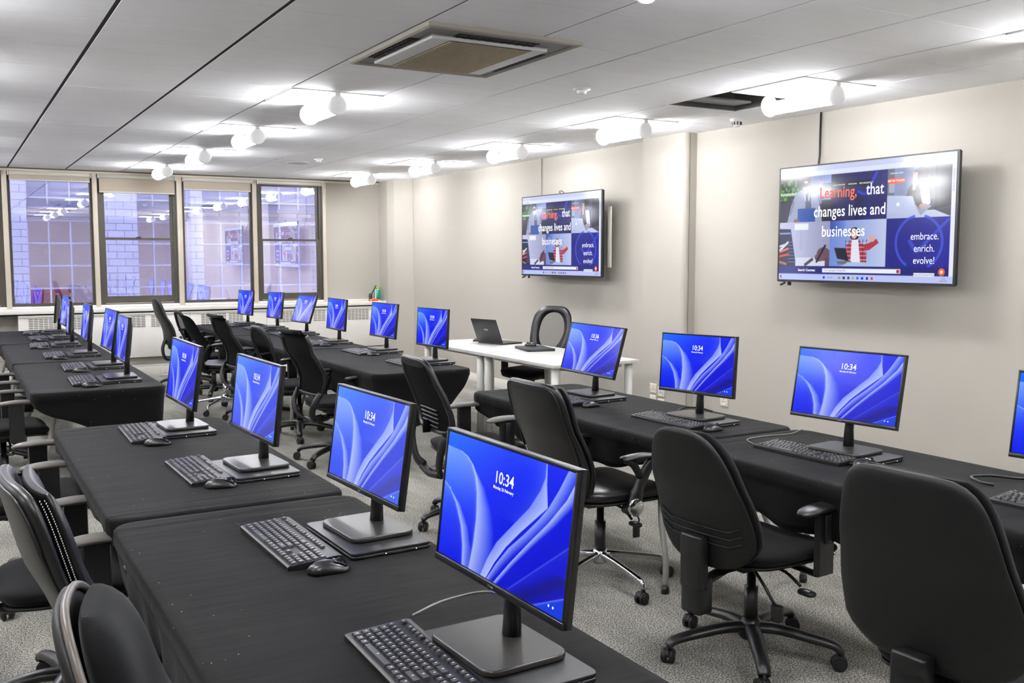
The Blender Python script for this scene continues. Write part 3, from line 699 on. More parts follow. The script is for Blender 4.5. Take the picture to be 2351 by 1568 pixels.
# ================================================================== televisions
def tv_paint(u, v):
    A = np.array; n = len(u); c = np.tile(A([.12, .14, .42]), (n, 1))
    def put(mask, col, k=1.0):
        nonlocal c; c = np.where(mask[:, None], c * (1 - k) + A(col) * k, c)
    def rect(x0, y0, x1, y1, col, k=1.0): put((u >= x0) & (u < x1) & (v >= y0) & (v < y1), col, k)
    def ell(x, y, rx, ry, col, k=1.0, sub=None):
        m = ((u - x) / rx) ** 2 + ((v - y) / ry) ** 2 < 1
        if sub is not None: m &= sub
        put(m, col, k)
    def poly(P, col, k=1.0):
        ins = np.zeros(n, bool); j = len(P) - 1
        for i in range(len(P)):
            xi, yi = P[i]; xj, yj = P[j]
            with np.errstate(divide='ignore', invalid='ignore'):
                ins ^= ((yi > v) != (yj > v)) & (u < (xj - xi) * (v - yi) / ((yj - yi) if yj != yi else 1e-9) + xi)
            j = i
        put(ins, col, k)
    def line(x0, y0, x1, y1, w, col, k=1.0):
        dx, dy = x1 - x0, (y1 - y0) * .5625; L = math.hypot(dx, dy)
        px, py = u - x0, (v - y0) * .5625; t = (px * dx + py * dy) / L; d = np.abs(px * dy - py * dx) / L
        put((t > 0) & (t < L) & (d < w), col, k)
    def grad(x0, y0, x1, y1, ca, cb, ax=0):
        m = (u >= x0) & (u < x1) & (v >= y0) & (v < y1); t = ((u - x0) / (x1 - x0) if ax == 0 else (v - y0) / (y1 - y0))[:, None]
        nonlocal c; c = np.where(m[:, None], A(ca) * (1 - t) + A(cb) * t, c)
    C1, C2, R0, R1, R2 = .327, .653, .085, .485, .875
    # photo of a person in a grey blazer with a blue laptop
    grad(0, R0, C1, R1, (.10, .16, .08), (.22, .24, .34)); grad(.18, R0, C1, .33, (.30, .36, .55), (.52, .60, .86))
    rs = np.random.RandomState(3)
    for k in range(60):
        x, y = rs.uniform(0, .12), rs.uniform(.11, .29); g = rs.uniform(.25, .8); ell(x, y, rs.uniform(.004, .012), rs.uniform(.008, .02), (g * .55, g, g * .2), .8)
    for k in range(9): ell(.006 + .012 * k, .232 + .004 * (k % 2), .005, .014, (.86, .95, .82), .9)
    rect(0, .29, .09, R1, (.16, .14, .14)); rect(.27, .30, C1, R1, (.14, .15, .20))
    poly([(.05, R1), (.075, .33), (.105, .225), (.15, .19), (.20, .19), (.235, .235), (.262, .36), (.275, R1)], (.62, .65, .76))
    poly([(.145, .185), (.165, .26), (.172, R1), (.215, R1), (.20, .26), (.195, .185)], (.34, .38, .50)); poly([(.148, .18), (.17, .24), (.195, .18)], (.86, .88, .95))
    line(.155, .19, .168, .30, .003, (.80, .84, .92)); line(.192, .19, .188, .30, .003, (.80, .84, .92)); line(.09, .30, .07, .42, .006, (.45, .47, .60), .7)
    ell(.168, .115, .030, .058, (.30, .20, .17)); ell(.168, .09, .032, .04, (.08, .06, .06)); ell(.168, .135, .013, .010, (.78, .72, .70))
    rect(.118, .365, .232, R1, (.10, .32, .66)); ell(.11, .475, .018, .02, (.55, .38, .32))
    # navy tile with a diagonal stroke
    grad(C1, R0, C2, R1, (.10, .10, .30), (.15, .15, .46)); line(.595, .095, .53, .28, .007, (.20, .22, .86)); line(.53, .28, .485, .245, .006, (.20, .24, .80))
    grad(.47, .28, .56, R1, (.06, .07, .25), (.12, .16, .45)); rect(.56, .28, C2, R1, (.13, .13, .40))
    # photo of somebody typing on a silver laptop
    grad(C2, R0, .98, R1, (.58, .64, .84), (.10, .10, .13)); rect(.90, R0, .98, R1, (.12, .12, .16)); rect(C2, R0, .69, .30, (.42, .44, .52)); rect(.66, .17, .69, .28, (.66, .68, .74))
    ell(.83, .14, .035, .05, (.20, .15, .14)); poly([(.745, .34), (.77, .24), (.80, .19), (.87, .19), (.89, .36), (.86, .47), (.78, .47)], (.13, .12, .16)); poly([(.82, .22), (.865, .22), (.878, .38), (.85, .42), (.835, .36)], (.82, .85, .95))
    poly([(.785, .13), (.81, .13), (.80, .27), (.785, .27)], (.76, .62, .58)); ell(.845, .40, .025, .022, (.74, .56, .50))
    grad(C2, .43, .98, R1, (.70, .74, .88), (.80, .83, .93)); poly([(.90, .43), (.98, .40), (.98, R1), (.98, R1)], (.25, .26, .32))
    poly([(C2, .30), (.785, .315), (.825, .47), (C2, .435)], (.74, .78, .90)); poly([(.79, .36), (.83, .47), (.885, .40), (.865, .385), (.825, .42)], (.60, .62, .70)); ell(.712, .375, .009, .016, (.95, .96, 1))
    # desk photo: laptop edge, lamp, hand with a pen
    grad(0, R1, C1, R2, (.80, .81, .93), (.60, .61, .74)); poly([(0, .54), (.075, .545), (.115, R2), (0, R2)], (.10, .10, .14)); rect(0, .575, .075, .59, (.50, .62, .90))
    line(.0, .74, .06, .66, .006, (.86, .86, .92)); line(.0, .75, .06, .72, .005, (.95, .45, .18)); line(.0, .79, .065, .77, .005, (.90, .25, .14)); line(.0, .70, .05, .68, .005, (.80, .85, .95)); line(.0, .84, .05, .86, .006, (.65, .45, .25))
    for k in range(7): line(.06, .66 + .03 * k, .085 + .004 * k, .66 + .03 * k, .0015, (.45, .55, .85), .8)
    rect(.10, .50, .19, .555, (.93, .94, 1)); line(.145, .555, .145, .74, .0016, (.60, .60, .70)); ell(.14, .75, .03, .02, (.72, .74, .84)); rect(.11, .80, C1, R2, (.84, .85, .93))
    ell(.29, .77, .042, .06, (.42, .30, .32)); ell(.265, .80, .03, .035, (.45, .32, .33)); rect(.30, .80, C1, R2, (.36, .26, .30)); line(.245, .845, .302, .69, .006, (.10, .12, .25)); line(.17, .87, .225, .81, .008, (.30, .28, .30))
    # photo of a person in a check shirt with thumb up
    grad(C1, R1, C2, R2, (.44, .54, .84), (.76, .80, .93)); grad(C1, R1, .42, .62, (.20, .30, .66), (.46, .56, .86))
    ell(.475, .60, .030, .055, (.22, .14, .13)); ell(.473, .60, .018, .042, (.86, .70, .66)); poly([(.425, .86), (.43, .69), (.455, .655), (.50, .655), (.535, .70), (.55, .86)], (.72, .18, .24))
    for k in range(7): line(.425 + .02 * k, .65, .425 + .02 * k, .86, .0022, (.12, .14, .35), .7)
    for k in range(6): line(.425, .68 + .035 * k, .55, .68 + .035 * k, .0022, (.90, .90, .96), .6)
    poly([(.46, .65), (.497, .65), (.515, R2), (.455, R2)], (.90, .91, .96)); poly([(.53, .69), (.56, .68), (.60, .645), (.615, .68), (.56, .74), (.535, .74)], (.70, .20, .26)); ell(.575, .645, .018, .026, (.84, .68, .64)); rect(.563, .60, .572, .64, (.84, .68, .64))
    poly([(.355, .715), (.425, .72), (.445, .83), (.375, .81)], (.12, .13, .19)); poly([(.375, .83), (.46, .83), (.47, .86), (.38, .86)], (.45, .42, .45)); poly([(.40, R2), (.44, .84), (.53, .84), (.59, .85), (.58, R2)], (.66, .76, .90))
    # deep blue tile with a brushed ring and tick
    grad(C2, R1, .98, R2, (.09, .11, .52), (.10, .12, .62)); a_ = np.arctan2((v - .68) * .5625, u - .825); rr = np.hypot((v - .68) * .5625, u - .825)
    put((np.abs(rr - .118) < .006) & ~((a_ > -1.75) & (a_ < -1.35)) & ~((a_ > 1.15) & (a_ < 2.1)) & (u > C2) & (u < .98), (.24, .32, .86), .85)
    line(.975, .50, .815, .76, .007, (.22, .30, .84), .8); line(.815, .76, .775, .66, .009, (.22, .30, .84), .8)
    # page chrome, search band, task bar
    rect(0, 0, 1, .045, (.80, .83, .96)); rect(0, .045, 1, R0, (.88, .90, .985)); rect(.004, .01, .115, .045, (.90, .92, .99)); rect(.98, R0, 1, R2 + .07, (.90, .92, .99)); rect(.983, .12, .995, .3, (.74, .77, .88))
    rect(0, R2, .98, .945, (.085, .105, .47)); rect(.285, .895, .735, .930, (.93, .94, 1)); rect(.715, .900, .731, .926, (.72, .12, .20)); rect(0, .945, 1, 1, (.74, .78, .97)); rect(.805, .922, .91, .950, (.92, .94, 1))
    rect(.275, .155, .565, .205, (.10, .09, .12), .75); ell(.945, .912, .016, .029, (1, .38, .06)); ell(.945, .912, .007, .012, (1, .95, .92))
    m = (u > .657) & (u < .74) & (v > .165) & (v < .205); put(m, (1, .36, .10))
    for k, (x, col) in enumerate(((.29, (.05, .25, .85)), (.385, (.55, .65, .3)), (.412, (.1, .1, .2)), (.44, (.15, .18, .5)), (.467, (.75, .7, .3)), (.493, (.1, .45, .8)), (.52, (.10, .15, .75)), (.548, (.15, .12, .7)), (.575, (.8, .3, .25)))):
        rect(x, .962, x + .013, .985, col)
    rect(.01, .958, .018, .985, (.45, .12, .35))
    return c
tv_me = picture_mesh('tv_picture', 1.405, 0.785, 420, 236, tv_paint, tvscreen_m)
def make_tv():
    t = thing('wall_television', 'x', 'television', (0, 0, 0), 0, 'televisions on the right wall showing the same page')
    W, H = 1.44, 0.812
    def T(x, y, z): return SCR @ Matrix.Translation((x, y, z))
    m = MB(); m.plate(rrect(W, H, .006, 2), -0.012, 0.0, bevel=.0015); m.build('bezel', bezel_m, t, M=SCR)
    m = MB(); m.box((0, 0.0, -0.02), (W - .01, H - .01, 0.02), .004); m.box((0, -0.06, -0.045), (W * .72, H * .62, 0.05), .012); m.build('rear_housing', blackmat_m, t, M=SCR)
    link('screen', tv_me, t, M=T(0, 0.003, 0.0012)); sc = t.children[-1] if False else [c for c in t.children if c.name.startswith('screen')][0]
    Z = 0.0006; w, h = 1.405, 0.785
    def P(u, v): return Matrix.Translation(((u - .5) * w, (.5 - v) * h, Z))
    for s, u, v, sz, mm, al, nm in (('Learning,', .37, .245, .106, orange_em, 'CENTER', 'headline_text'), ('that', .585, .238, .106, text_m, 'CENTER', 'headline_text'), ('changes lives and', .435, .405, .106, text_m, 'CENTER', 'headline_text'), ('businesses', .405, .578, .106, text_m, 'CENTER', 'headline_text')):
        text(nm, s, sz, mm, sc, P(u, v), align=al, sx=.80, space=1.02, bold=.0012)
    for s, v in (('embrace.', .635), ('enrich.', .73), ('evolve!', .825)): text('slogan_text', s, .064, text_m, sc, P(.855, v), sx=.85)
    text('small_text', 'Search Courses:', .024, text_m, sc, P(.185, .912), bold=.0006); text('small_text', 'escalla', .030, text_m, sc, P(.215, .175), bold=.0006)
    text('small_text', 'For example: Power BI', .019, darktext_m, sc, P(.30, .912), align='LEFT'); text('small_text', 'GET IN TOUCH', .018, text_m, sc, P(.698, .185), bold=.0005)
    for s, u in (('SERVICES', .30), ('LEARNING PROGRAMMES', .375), ('APPRENTICESHIPS', .455), ('NEWS', .505), ('ABOUT', .53), ('CONTACT', .555)): text('menu_text', s, .0125 if len(s) > 10 else .015, text_m, sc, P(u - .0, .182), sx=.7)
    text('small_text', 'f  t  in  o', .022, text_m, sc, P(.25, .135)); text('small_text', 'LEARNER LOGIN', .013, text_m, sc, P(.70, .125)); text('small_text', 'Search', .017, darktext_m, sc, P(.335, .973)); text('small_text', 'Privacy & Cookies Policy', .016, darktext_m, sc, P(.857, .936))
    text('small_text', '10:31', .014, darktext_m, sc, P(.955, .965)); text('small_text', '26/02/2024', .012, darktext_m, sc, P(.955, .982)); text('small_text', 'escalla | learning provider   x   +', .013, darktext_m, sc, P(.012, .028), align='LEFT'); text('small_text', '<  >  o   escalla.co.uk', .014, darktext_m, sc, P(.012, .066), align='LEFT'); text('small_text', '-    o    x', .018, darktext_m, sc, P(.95, .025))
    m = MB(); m.box((0.04, 0.64, -H / 2 - .012), (0.012, 0.03, 0.03), .004, None); m.tube([(0.0, 0.64, -H / 2 - .004), (-0.03, 0.66, -H / 2 - .022)], .008, 8); m.build('stand_foot', black_m, t)
    m = MB(); m.span((0.19, -.5, -.28), (0.2, .5, .22)); m.span((0.07, -.35, -.22), (0.19, -.30, .2)); m.span((0.07, .30, -.22), (0.19, .35, .2)); m.build('wall_mount', mat('mount_steel', (150, 146, 136), .4, metal=.3) if 'mount_steel' not in MATS else MATS['mount_steel'], t)
    return t
tv = make_tv(); tv.location = (5.20, 4.389, EYE + 0.224); tv['label'] = 'large black wall television nearer the camera, on the right of the photo'
tv2 = dup(tv, (5.20, 8.013, EYE + 0.208), 0, 'smaller-looking wall television beyond the wall column, above the white desks')
m = MB(); m.box((0.10, -0.70 + .0, -0.03), (0.012, 0.055, 0.56), .003); m.build('side_bracket', socket_m, tv2)
m = MB(); m.tube(smooth_path([(0.03, 0.02, .40), (0.02, 0.03, .425), (0.02, -0.01, .43), (0.03, -0.05, .405)], 5), .004, 6); m.build('cable_loop', cable_m, tv2)

# ================================================================== courtyard outside the windows
EY = YW + 3.0
def ext(name, mb, m): o = mb.build(name, m); o['kind'] = 'structure'; return o
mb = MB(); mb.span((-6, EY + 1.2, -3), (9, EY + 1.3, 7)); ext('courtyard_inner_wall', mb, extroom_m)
PIERS = [(0.35, 1.0), (1.88, 2.49), (3.27, 3.45), (5.35, 6.2), (-1.3, -0.7)]
for a, b in PIERS:
    mb = MB(); mb.span((a, EY, -3), (b, EY + 0.5, 7)); ext('courtyard_brick_pier', mb, brick_m)
PA = [(-0.7, 0.35), (1.0, 1.88), (2.49, 3.27), (3.45, 5.35)]
for a, b in PA:
    mb = MB(); nb = max(2, round((b - a) / 0.3)); cw = (b - a) / nb
    for k in range(nb + 1):
        wd = 0.05 if k in (0, nb) or (nb > 3 and k == nb // 2) else 0.022
        mb.span((a + k * cw - wd / 2, EY + 0.2, -2), (a + k * cw + wd / 2, EY + 0.26, 6))
    for k in range(24):
        z = -1.6 + 0.33 * k
        mb.span((a, EY + 0.205, z - 0.012), (b, EY + 0.25, z + 0.012))
    ext('courtyard_window_bars', mb, extwhite_m)
    mb = MB(); mb.span((a, EY + 0.1, EYE + 0.70), (b, EY + 0.3, EYE + 0.76)); mb.span((a, EY + 0.15, EYE + 0.58), (b, EY + 0.28, EYE + 0.64)); ext('courtyard_ledge', mb, extsill_m)
    mb = MB(); mb.span((a, EY + 0.24, EYE + 0.76), (b, EY + 0.245, 7)); ext('courtyard_upper_panes', mb, extpane_m)
mb = MB(); mb.span((1.05, EY + 0.8, EYE - 0.55), (1.62, EY + 1.1, EYE - 0.50)); mb.span((1.05, EY + 1.0, EYE - 1.1), (1.62, EY + 1.1, EYE - 0.55)); ext('courtyard_red_trim', mb, redbox_m)
mb = MB(); mb.span((-6, YW + 0.3, -3.1), (9, EY + 1.3, -3)); ext('courtyard_floor', mb, extsill_m)
# ================================================================== tables with black stretch covers
def table(lab_t, lab_c, x0, x1, y0, y1, drops, legs=True, seed=0):
    cx, cy = (x0 + x1) / 2, (y0 + y1) / 2; w, l = x1 - x0, y1 - y0
    t = thing('folding_table', lab_t, 'table', (cx, cy, 0), 0, 'folding tables under black covers')
    m = MB(); m.plate(rrect(w - .02, l - .02, .06, 5), DESK - 0.05, DESK - 0.008, bevel=.004); m.build('tabletop', grey_steel_m, t)
    for sy in (-1, 1):
        for sx in (-1, 1):
            m = MB(); ya = sy * (l / 2 - .22); yf = sy * (l / 2 - .09)
            m.tube(smooth_path([(sx * .24, ya, DESK - .05), (sx * .25, ya, DESK - .20), (sx * .30, (ya + yf) / 2, DESK - .38), (sx * .325, yf, .16), (sx * .325, yf, .03)], 5), .014, 10)
            lg = m.build('leg', grey_steel_m, t)
            m = MB(); m.cyl((sx * .325, yf, .017), .018, .034, 'Z', 12); m.build('rubber_foot', black_m, lg)
        m = MB(); m.tube([(-.27, sy * (l / 2 - .2), DESK - .28), (.27, sy * (l / 2 - .2), DESK - .28)], .011, 8); m.build('cross_bar', grey_steel_m, t)
    # the cover
    rnd = random.Random(seed)
    W, Lh = w / 2, l / 2; pts = rrect(w, l, .075, 7)
    # resample the outline evenly
    P = [Vector((p[0], p[1])) for p in pts]; P.append(P[0]); D = [0]
    for a, b in zip(P[:-1], P[1:]): D.append(D[-1] + (b - a).length)
    N = 220; out = []
    for k in range(N):
        s = D[-1] * k / N; i = max(j for j in range(len(D)) if D[j] <= s + 1e-9); i = min(i, len(P) - 2)
        tt = (s - D[i]) / max(D[i + 1] - D[i], 1e-9); out.append(P[i].lerp(P[i + 1], tt))
    def drop(p):
        ax, ay_ = p.x / W, p.y / Lh
        c00, nm, c10, rm, c11, fm, c01, lm = drops
        def arc(a, mid, b, t):     # t 0..1
            t = min(max(t, 0), 1)
            return (a * (1 - t) + b * t) + (mid - (a + b) / 2) * (math.sin(PI * t) ** 0.8)
        on = {'n': abs(ay_ + 1), 'f': abs(ay_ - 1), 'l': abs(ax + 1), 'r': abs(ax - 1)}
        e = {'n': arc(c00, nm, c10, (ax + 1) / 2), 'f': arc(c01, fm, c11, (ax + 1) / 2), 'l': arc(c00, lm, c01, (ay_ + 1) / 2), 'r': arc(c10, rm, c11, (ay_ + 1) / 2)}
        ww = {k: 1 / (v * (Lh if k in 'nf' else W) + 0.02) ** 2 for k, v in on.items()}
        return sum(e[k] * ww[k] for k in e) / sum(ww.values())
    ph = [rnd.uniform(0, 6) for _ in range(4)]
    rings = []
    def ringat(ins, z, f=None):
        r = []
        for k, p in enumerate(out):
            n = (p - Vector((max(-W + .08, min(W - .08, p.x)), max(-Lh + .08, min(Lh - .08, p.y))))).normalized()
            q = p - n * ins
            r.append((q.x, q.y, z if f is None else f(k, p)))
        return r
    rings.append(ringat(.03, DESK)); rings.append(ringat(.008, DESK - .001)); rings.append(ringat(.001, DESK - .008)); rings.append(ringat(0, DESK - .02)); rings.append(ringat(.0, DESK - .045)); rings.append(ringat(.004, DESK - .055))
    for q in (0.15, .35, .6, .82, 1.0):
        r = []
        for k, p in enumerate(out):
            n = (p - Vector((max(-W + .08, min(W - .08, p.x)), max(-Lh + .08, min(Lh - .08, p.y))))).normalized()
            d = max(drop(p), .058); s = k / N * 2 * PI
            wav = .012 * q * math.sin(9 * s + ph[0]) + .007 * q * math.sin(23 * s + ph[1])
            ins = .006 + q * (d * .07) + wav * min(1, d / .2)
            z = DESK - .055 - q * (d - .055) + (.012 * math.sin(13 * s + ph[2]) * q if d > .15 else 0)
            r.append((p.x - n.x * ins, p.y - n.y * ins, z))
        rings.append(r)
    m = MB(); m.rings(rings[1:], cap=False)
    # top sheet: inner grid rings with faint creases near the ends
    vs = [m.bm.verts.new(p) for p in rings[0]]
    m.bm.verts.ensure_lookup_table()
    first = list(m.bm.verts)[:N]
    for i in range(N):
        f = m.bm.faces.new((vs[i], vs[(i + 1) % N], first[(i + 1) % N], first[i])); f.smooth = True
    prev = vs
    for sc in (.9, .75, .55, .3, .1):
        cur = []
        for k, p in enumerate(out):
            q = Vector((p.x * sc, p.y * (1 - (1 - sc) * .55)))
            z = DESK + .0016 * math.sin(q.y * 6 + ph[0]) * math.sin(q.x * 9 + ph[1]) + rnd.uniform(-.0002, .0002)
            e = abs(abs(q.y) - Lh + .12)
            cur.append(m.bm.verts.new((q.x, q.y, z)))
        for i in range(N):
            f = m.bm.faces.new((cur[i], cur[(i + 1) % N], prev[(i + 1) % N], prev[i])); f.smooth = True
        prev = cur
    f = m.bm.faces.new(prev); f.smooth = True
    o = m.build('tablecloth', cloth_m, None, (cx, cy, 0))
    sd = o.modifiers.new('thickness', 'SOLIDIFY'); sd.thickness = 0.0015; sd.offset = -1
    tag(o, lab_c, 'tablecloth', 'black stretch tablecloths')
    return t
AX0, AX1, BX0, BX1, DX0, DX1 = .385, 1.15, 2.47, 3.23, 2.65, 3.41
TB = [('nearest table, under the foreground monitor, bottom of the photo', 'black stretch cloth on the nearest table at the bottom', AX0, AX1, 1.24, 3.07, [.2, .3, .1, .12, .08, .06, .12, .23]),
      ('second table from the camera, under the two middle foreground monitors', 'black cloth with a creased near edge on the second foreground table', AX0, AX1, 3.09, 4.92, [.09, .06, .07, .12, .1, .2, .09, .085]),
      ('nearest table of the left row, with a deep drooping black side', 'black cloth drooping deeply at its near end, left row', AX0, AX1, 6.25, 8.08, [.09, .26, .36, .30, .3, .2, .2, .12]),
      ('middle table of the left row towards the windows', 'black cloth on the middle table of the left row', AX0, AX1, 8.10, 9.93, [.12, .06, .1, .25, .3, .2, .1, .15]),
      ('farthest table of the left row, just before the radiators', 'black cloth on the farthest left table by the radiators', AX0, AX1, 9.95, 11.72, [.12, .06, .1, .25, .3, .2, .1, .15]),
      ('nearest table of the middle row, before the white desks', 'black cloth hanging low with clipped corners, middle row near end', BX0, BX1, 6.10, 8.03, [.30, .38, .055, .2, .2, .06, .1, .21]),
      ('second table of the middle row', 'black cloth on the second table of the middle row', BX0, BX1, 8.05, 9.88, [.1, .06, .1, .3, .3, .2, .1, .2]),
      ('farthest table of the middle row, nearest the windows', 'black cloth on the farthest middle table by the windows', BX0, BX1, 9.90, 11.73, [.1, .06, .1, .3, .3, .2, .1, .2]),
      ('far table of the right row, behind the leather chair', 'black cloth on the right row table nearest the white desks', DX0, DX1, 3.20, 5.06, [.07, .06, .1, .12, .1, .12, .07, .22]),
      ('near table of the right row, by the large television', 'black cloth on the right row table below the large television', DX0, DX1, 1.35, 3.18, [.09, .2, .1, .15, .1, .06, .08, .22])]
for k, (a, b, *r) in enumerate(TB): table('grey folding ' + a if a.startswith('X') else 'grey-legged ' + a, b, *r, seed=k)
# creases pulled across the covers near the seams
def crease(x0, x1, y, n, seed, lab, dx=0.0):
    pass

# ================================================================== computers
scr_me = picture_mesh('lock_screen', .478, .269, 300, 170, ribbons, screen_m)
scr_pale = picture_mesh('lock_screen_pale', .478, .269, 300, 170, lambda u, v: ribbons(u, v, .33), screen_m)  # paler copy: wash of the oblique view put into the picture colours
MW, MH = .492, .293
def monitor_mesh_parts(t, clock='10:34', me=None, M=None, neck_dy=0.0, hz=.27):
    """adds the parts of a monitor to thing t; M = pose of the picture plane in the thing's space"""
    m = MB(); m.plate(rrect(.19, .245, .03, 5), 0.0, 0.014, bevel=.003)
    # front corners clipped like the photographed stand
    b = m.build('stand_base', basetop_m, t, loc=(0.0, 0, 0))
    m = MB()
    pts = [(.045, neck_dy, .012), (.047, neck_dy, .08), (.052, neck_dy, .13), (.05, neck_dy, hz - .03)]
    m.tube(pts, [.023, .019, .018, .018], 12, flat=(1, .85)); m.box((.036, neck_dy, hz - .02), (.03, .06, .06), .006); m.build('stand_neck', black_m, t)
    m = MB(); z0 = -.012
    # raised bezel strips round the picture and the tapering back shell
    bw, bb = .0065, .015
    m.box((0, MH / 2 - bw / 2, -.003), (MW, bw, .012), .0015); m.box((0, -MH / 2 + bb / 2, -.002), (MW, bb, .014), .002)
    m.box((-MW / 2 + bw / 2, 0, -.003), (bw, MH, .012), .0015); m.box((MW / 2 - bw / 2, 0, -.003), (bw, MH, .012), .0015)
    f = m.build('bezel', bezel_m, t, M=M)
    m = MB(); m.rings([[(x * MW / 2, y * MH / 2, -.004) for x, y in ((-1, -1), (1, -1), (1, 1), (-1, 1))], [(x * MW / 2, y * MH / 2, -.018) for x, y in ((-1, -1), (1, -1), (1, 1), (-1, 1))], [(x * MW * .44, y * MH * .42, -.024) for x, y in ((-1, -1), (1, -1), (1, 1), (-1, 1))], [(x * .13, y * .09 - .01, -.045) for x, y in ((-1, -1), (1, -1), (1, 1), (-1, 1))]], smooth=False)
    m.build('rear_shell', black_m, t, M=M)
    m = MB(); m.box((.0, -MH / 2 + .0065, .0053), (.012, .0035, .0008)); m.box((-.012, -MH / 2 + .0065, .0053), (.004, .004, .0008)); m.build('logo', mat('logo_grey', (110, 110, 112), .4) if 'logo_grey' not in MATS else MATS['logo_grey'], f)
    m = MB(); m.box((.006, -MH / 2 - .0004, .002), (.006, .002, .003)); m.build('power_light', ledblue_m, f)
    s = link('screen', me or scr_me, t, M=M @ Matrix.Translation((0, .004, 0.0004)))
    w, h = .478, .269
    def P(u, v, z=.0007): return Matrix.Translation(((u - .5) * w, (.5 - v) * h, z))
    text('clock_text', clock, .034, text_m, s, P(.505, .225), sx=.98, bold=.0004); text('date_text', 'Monday 26 February', .0092, text_m, s, P(.505, .30), bold=.0002)
    m = MB(); m.cyl((.925, 0, 0), .0, 0) if False else None
    for x in (.905, .935): m.cyl(((x - .5) * w, (.5 - .945) * h, .0007), .0026, .0004, 'Z', 8)
    m.build('status_icons', text_m, s)
def headM(tilt, roll, hz, dx=.02, dy=0.0):
    rt, n, up = Vector((0, -1, 0)), Vector((-1, 0, 0)), Vector((0, 0, 1))
    u = up * math.cos(tilt) - n * math.sin(tilt); r = rt * math.cos(roll) + u * math.sin(roll); u2 = -rt * math.sin(roll) + u * math.cos(roll); z = r.cross(u2)
    return Matrix(((r.x, u2.x, z.x, dx), (r.y, u2.y, z.y, dy), (r.z, u2.z, z.z, hz), (0, 0, 0, 1)))
K_ = .984
MON = {'A1': (.95, 1.681, -.533, -1.9, 6.3, -.5), 'A2': (1.042, 2.642, -.547, -3.0, 8.0, -.2), 'A3': (1.003, 3.699, -.543, -3.5, 6.4, -.7), 'A4': (.937, 4.71, -.547, -2.5, 7.4, -1.0),
       'B1': (3.069, 11.645, -.55, -4.4, 4.8, .5), 'B2': (3.181, 10.81, -.549, -1.8, 6.3, 1.0), 'B3': (3.205, 9.845, -.545, -3.2, 18.3, .6), 'B4': (3.156, 8.731, -.544, .4, 4.5, -.2), 'B5': (3.212, 7.718, -.545, -2.5, 5.8, -.1), 'B6': (3.196, 6.72, -.544, -1.9, 3.0, .3),
       'C6': (.976, 6.831, -.538, 1.0, 6.0, .4), 'C5': (1.014, 7.711, -.537, -1.1, 9.1, -.1), 'C4': (.97, 8.723, -.539, .8, 6.2, .1), 'C3': (.936, 9.739, -.545, 3.1, 3.6, -.4), 'C2': (.99, 10.634, -.535, -.7, 8.2, -.2), 'C1': (.985, 11.45, -.548, 7.5, 5.0, 0),
       'D1': (3.198, 4.58, -.538, -2.9, 16.1, -1.0), 'D2': (3.186, 3.659, -.534, -4.8, 4.5, 1.0), 'D3': (3.152, 2.705, -.531, -5.6, 10.7, .2), 'D4': (3.15, 1.715, -.535, -5.0, 9.0, .2)}
ML = {'A1': 'nearest and largest one, bottom centre', 'A2': 'second from the camera in the foreground row', 'A3': 'third from the camera in the foreground row', 'A4': 'farthest of the foreground row',
      'B1': 'farthest of the middle row, before the windows', 'B2': 'second farthest of the middle row', 'B3': 'steeply tilted, third farthest of the middle row', 'B4': 'third from the camera in the middle row', 'B5': 'second from the camera in the middle row', 'B6': 'nearest of the middle row by the white desks',
      'C1': 'seen edge-on, farthest of the left row', 'C2': 'second farthest of the left row', 'C3': 'third farthest left, nearly edge-on', 'C4': 'third from the camera in the left row', 'C5': 'second from the camera in the left row', 'C6': 'nearest of the left row',
      'D1': 'tilted back, showing 10:36, right row', 'D2': 'upright, in front of the wall column, right row', 'D3': 'below the large television, right row', 'D4': 'cut by the right edge of the photo'}
def make_laptop(lab, loc, rz):
    t = thing('laptop', lab, 'laptop', loc, rz, 'closed black laptops')
    m = MB(); m.plate(rrect(.235, .355, .014, 3), 0.0015, .0105, bevel=.002); b = m.build('laptop_base', laptopside_m, t)
    m = MB(); m.plate(rrect(.235, .355, .014, 3), .0117, .0195, bevel=.0015); m.build('laptop_lid', laptop_m, t)
    m = MB(); m.box((-.02, -.178, .0065), (.0025, .0015, .0018)); m.build('charge_light', led_m, b); m = MB(); m.box((.07, -.178, .0065), (.0025, .0015, .0018)); m.build('charge_light', led_m, b)
    m = MB(); m.box((.02, -.1775, .006), (.05, .0015, .004)); m.build('port', hole_m, b); m = MB(); m.box((-.07, -.1775, .006), (.03, .0015, .004)); m.build('port', hole_m, b)
    return t
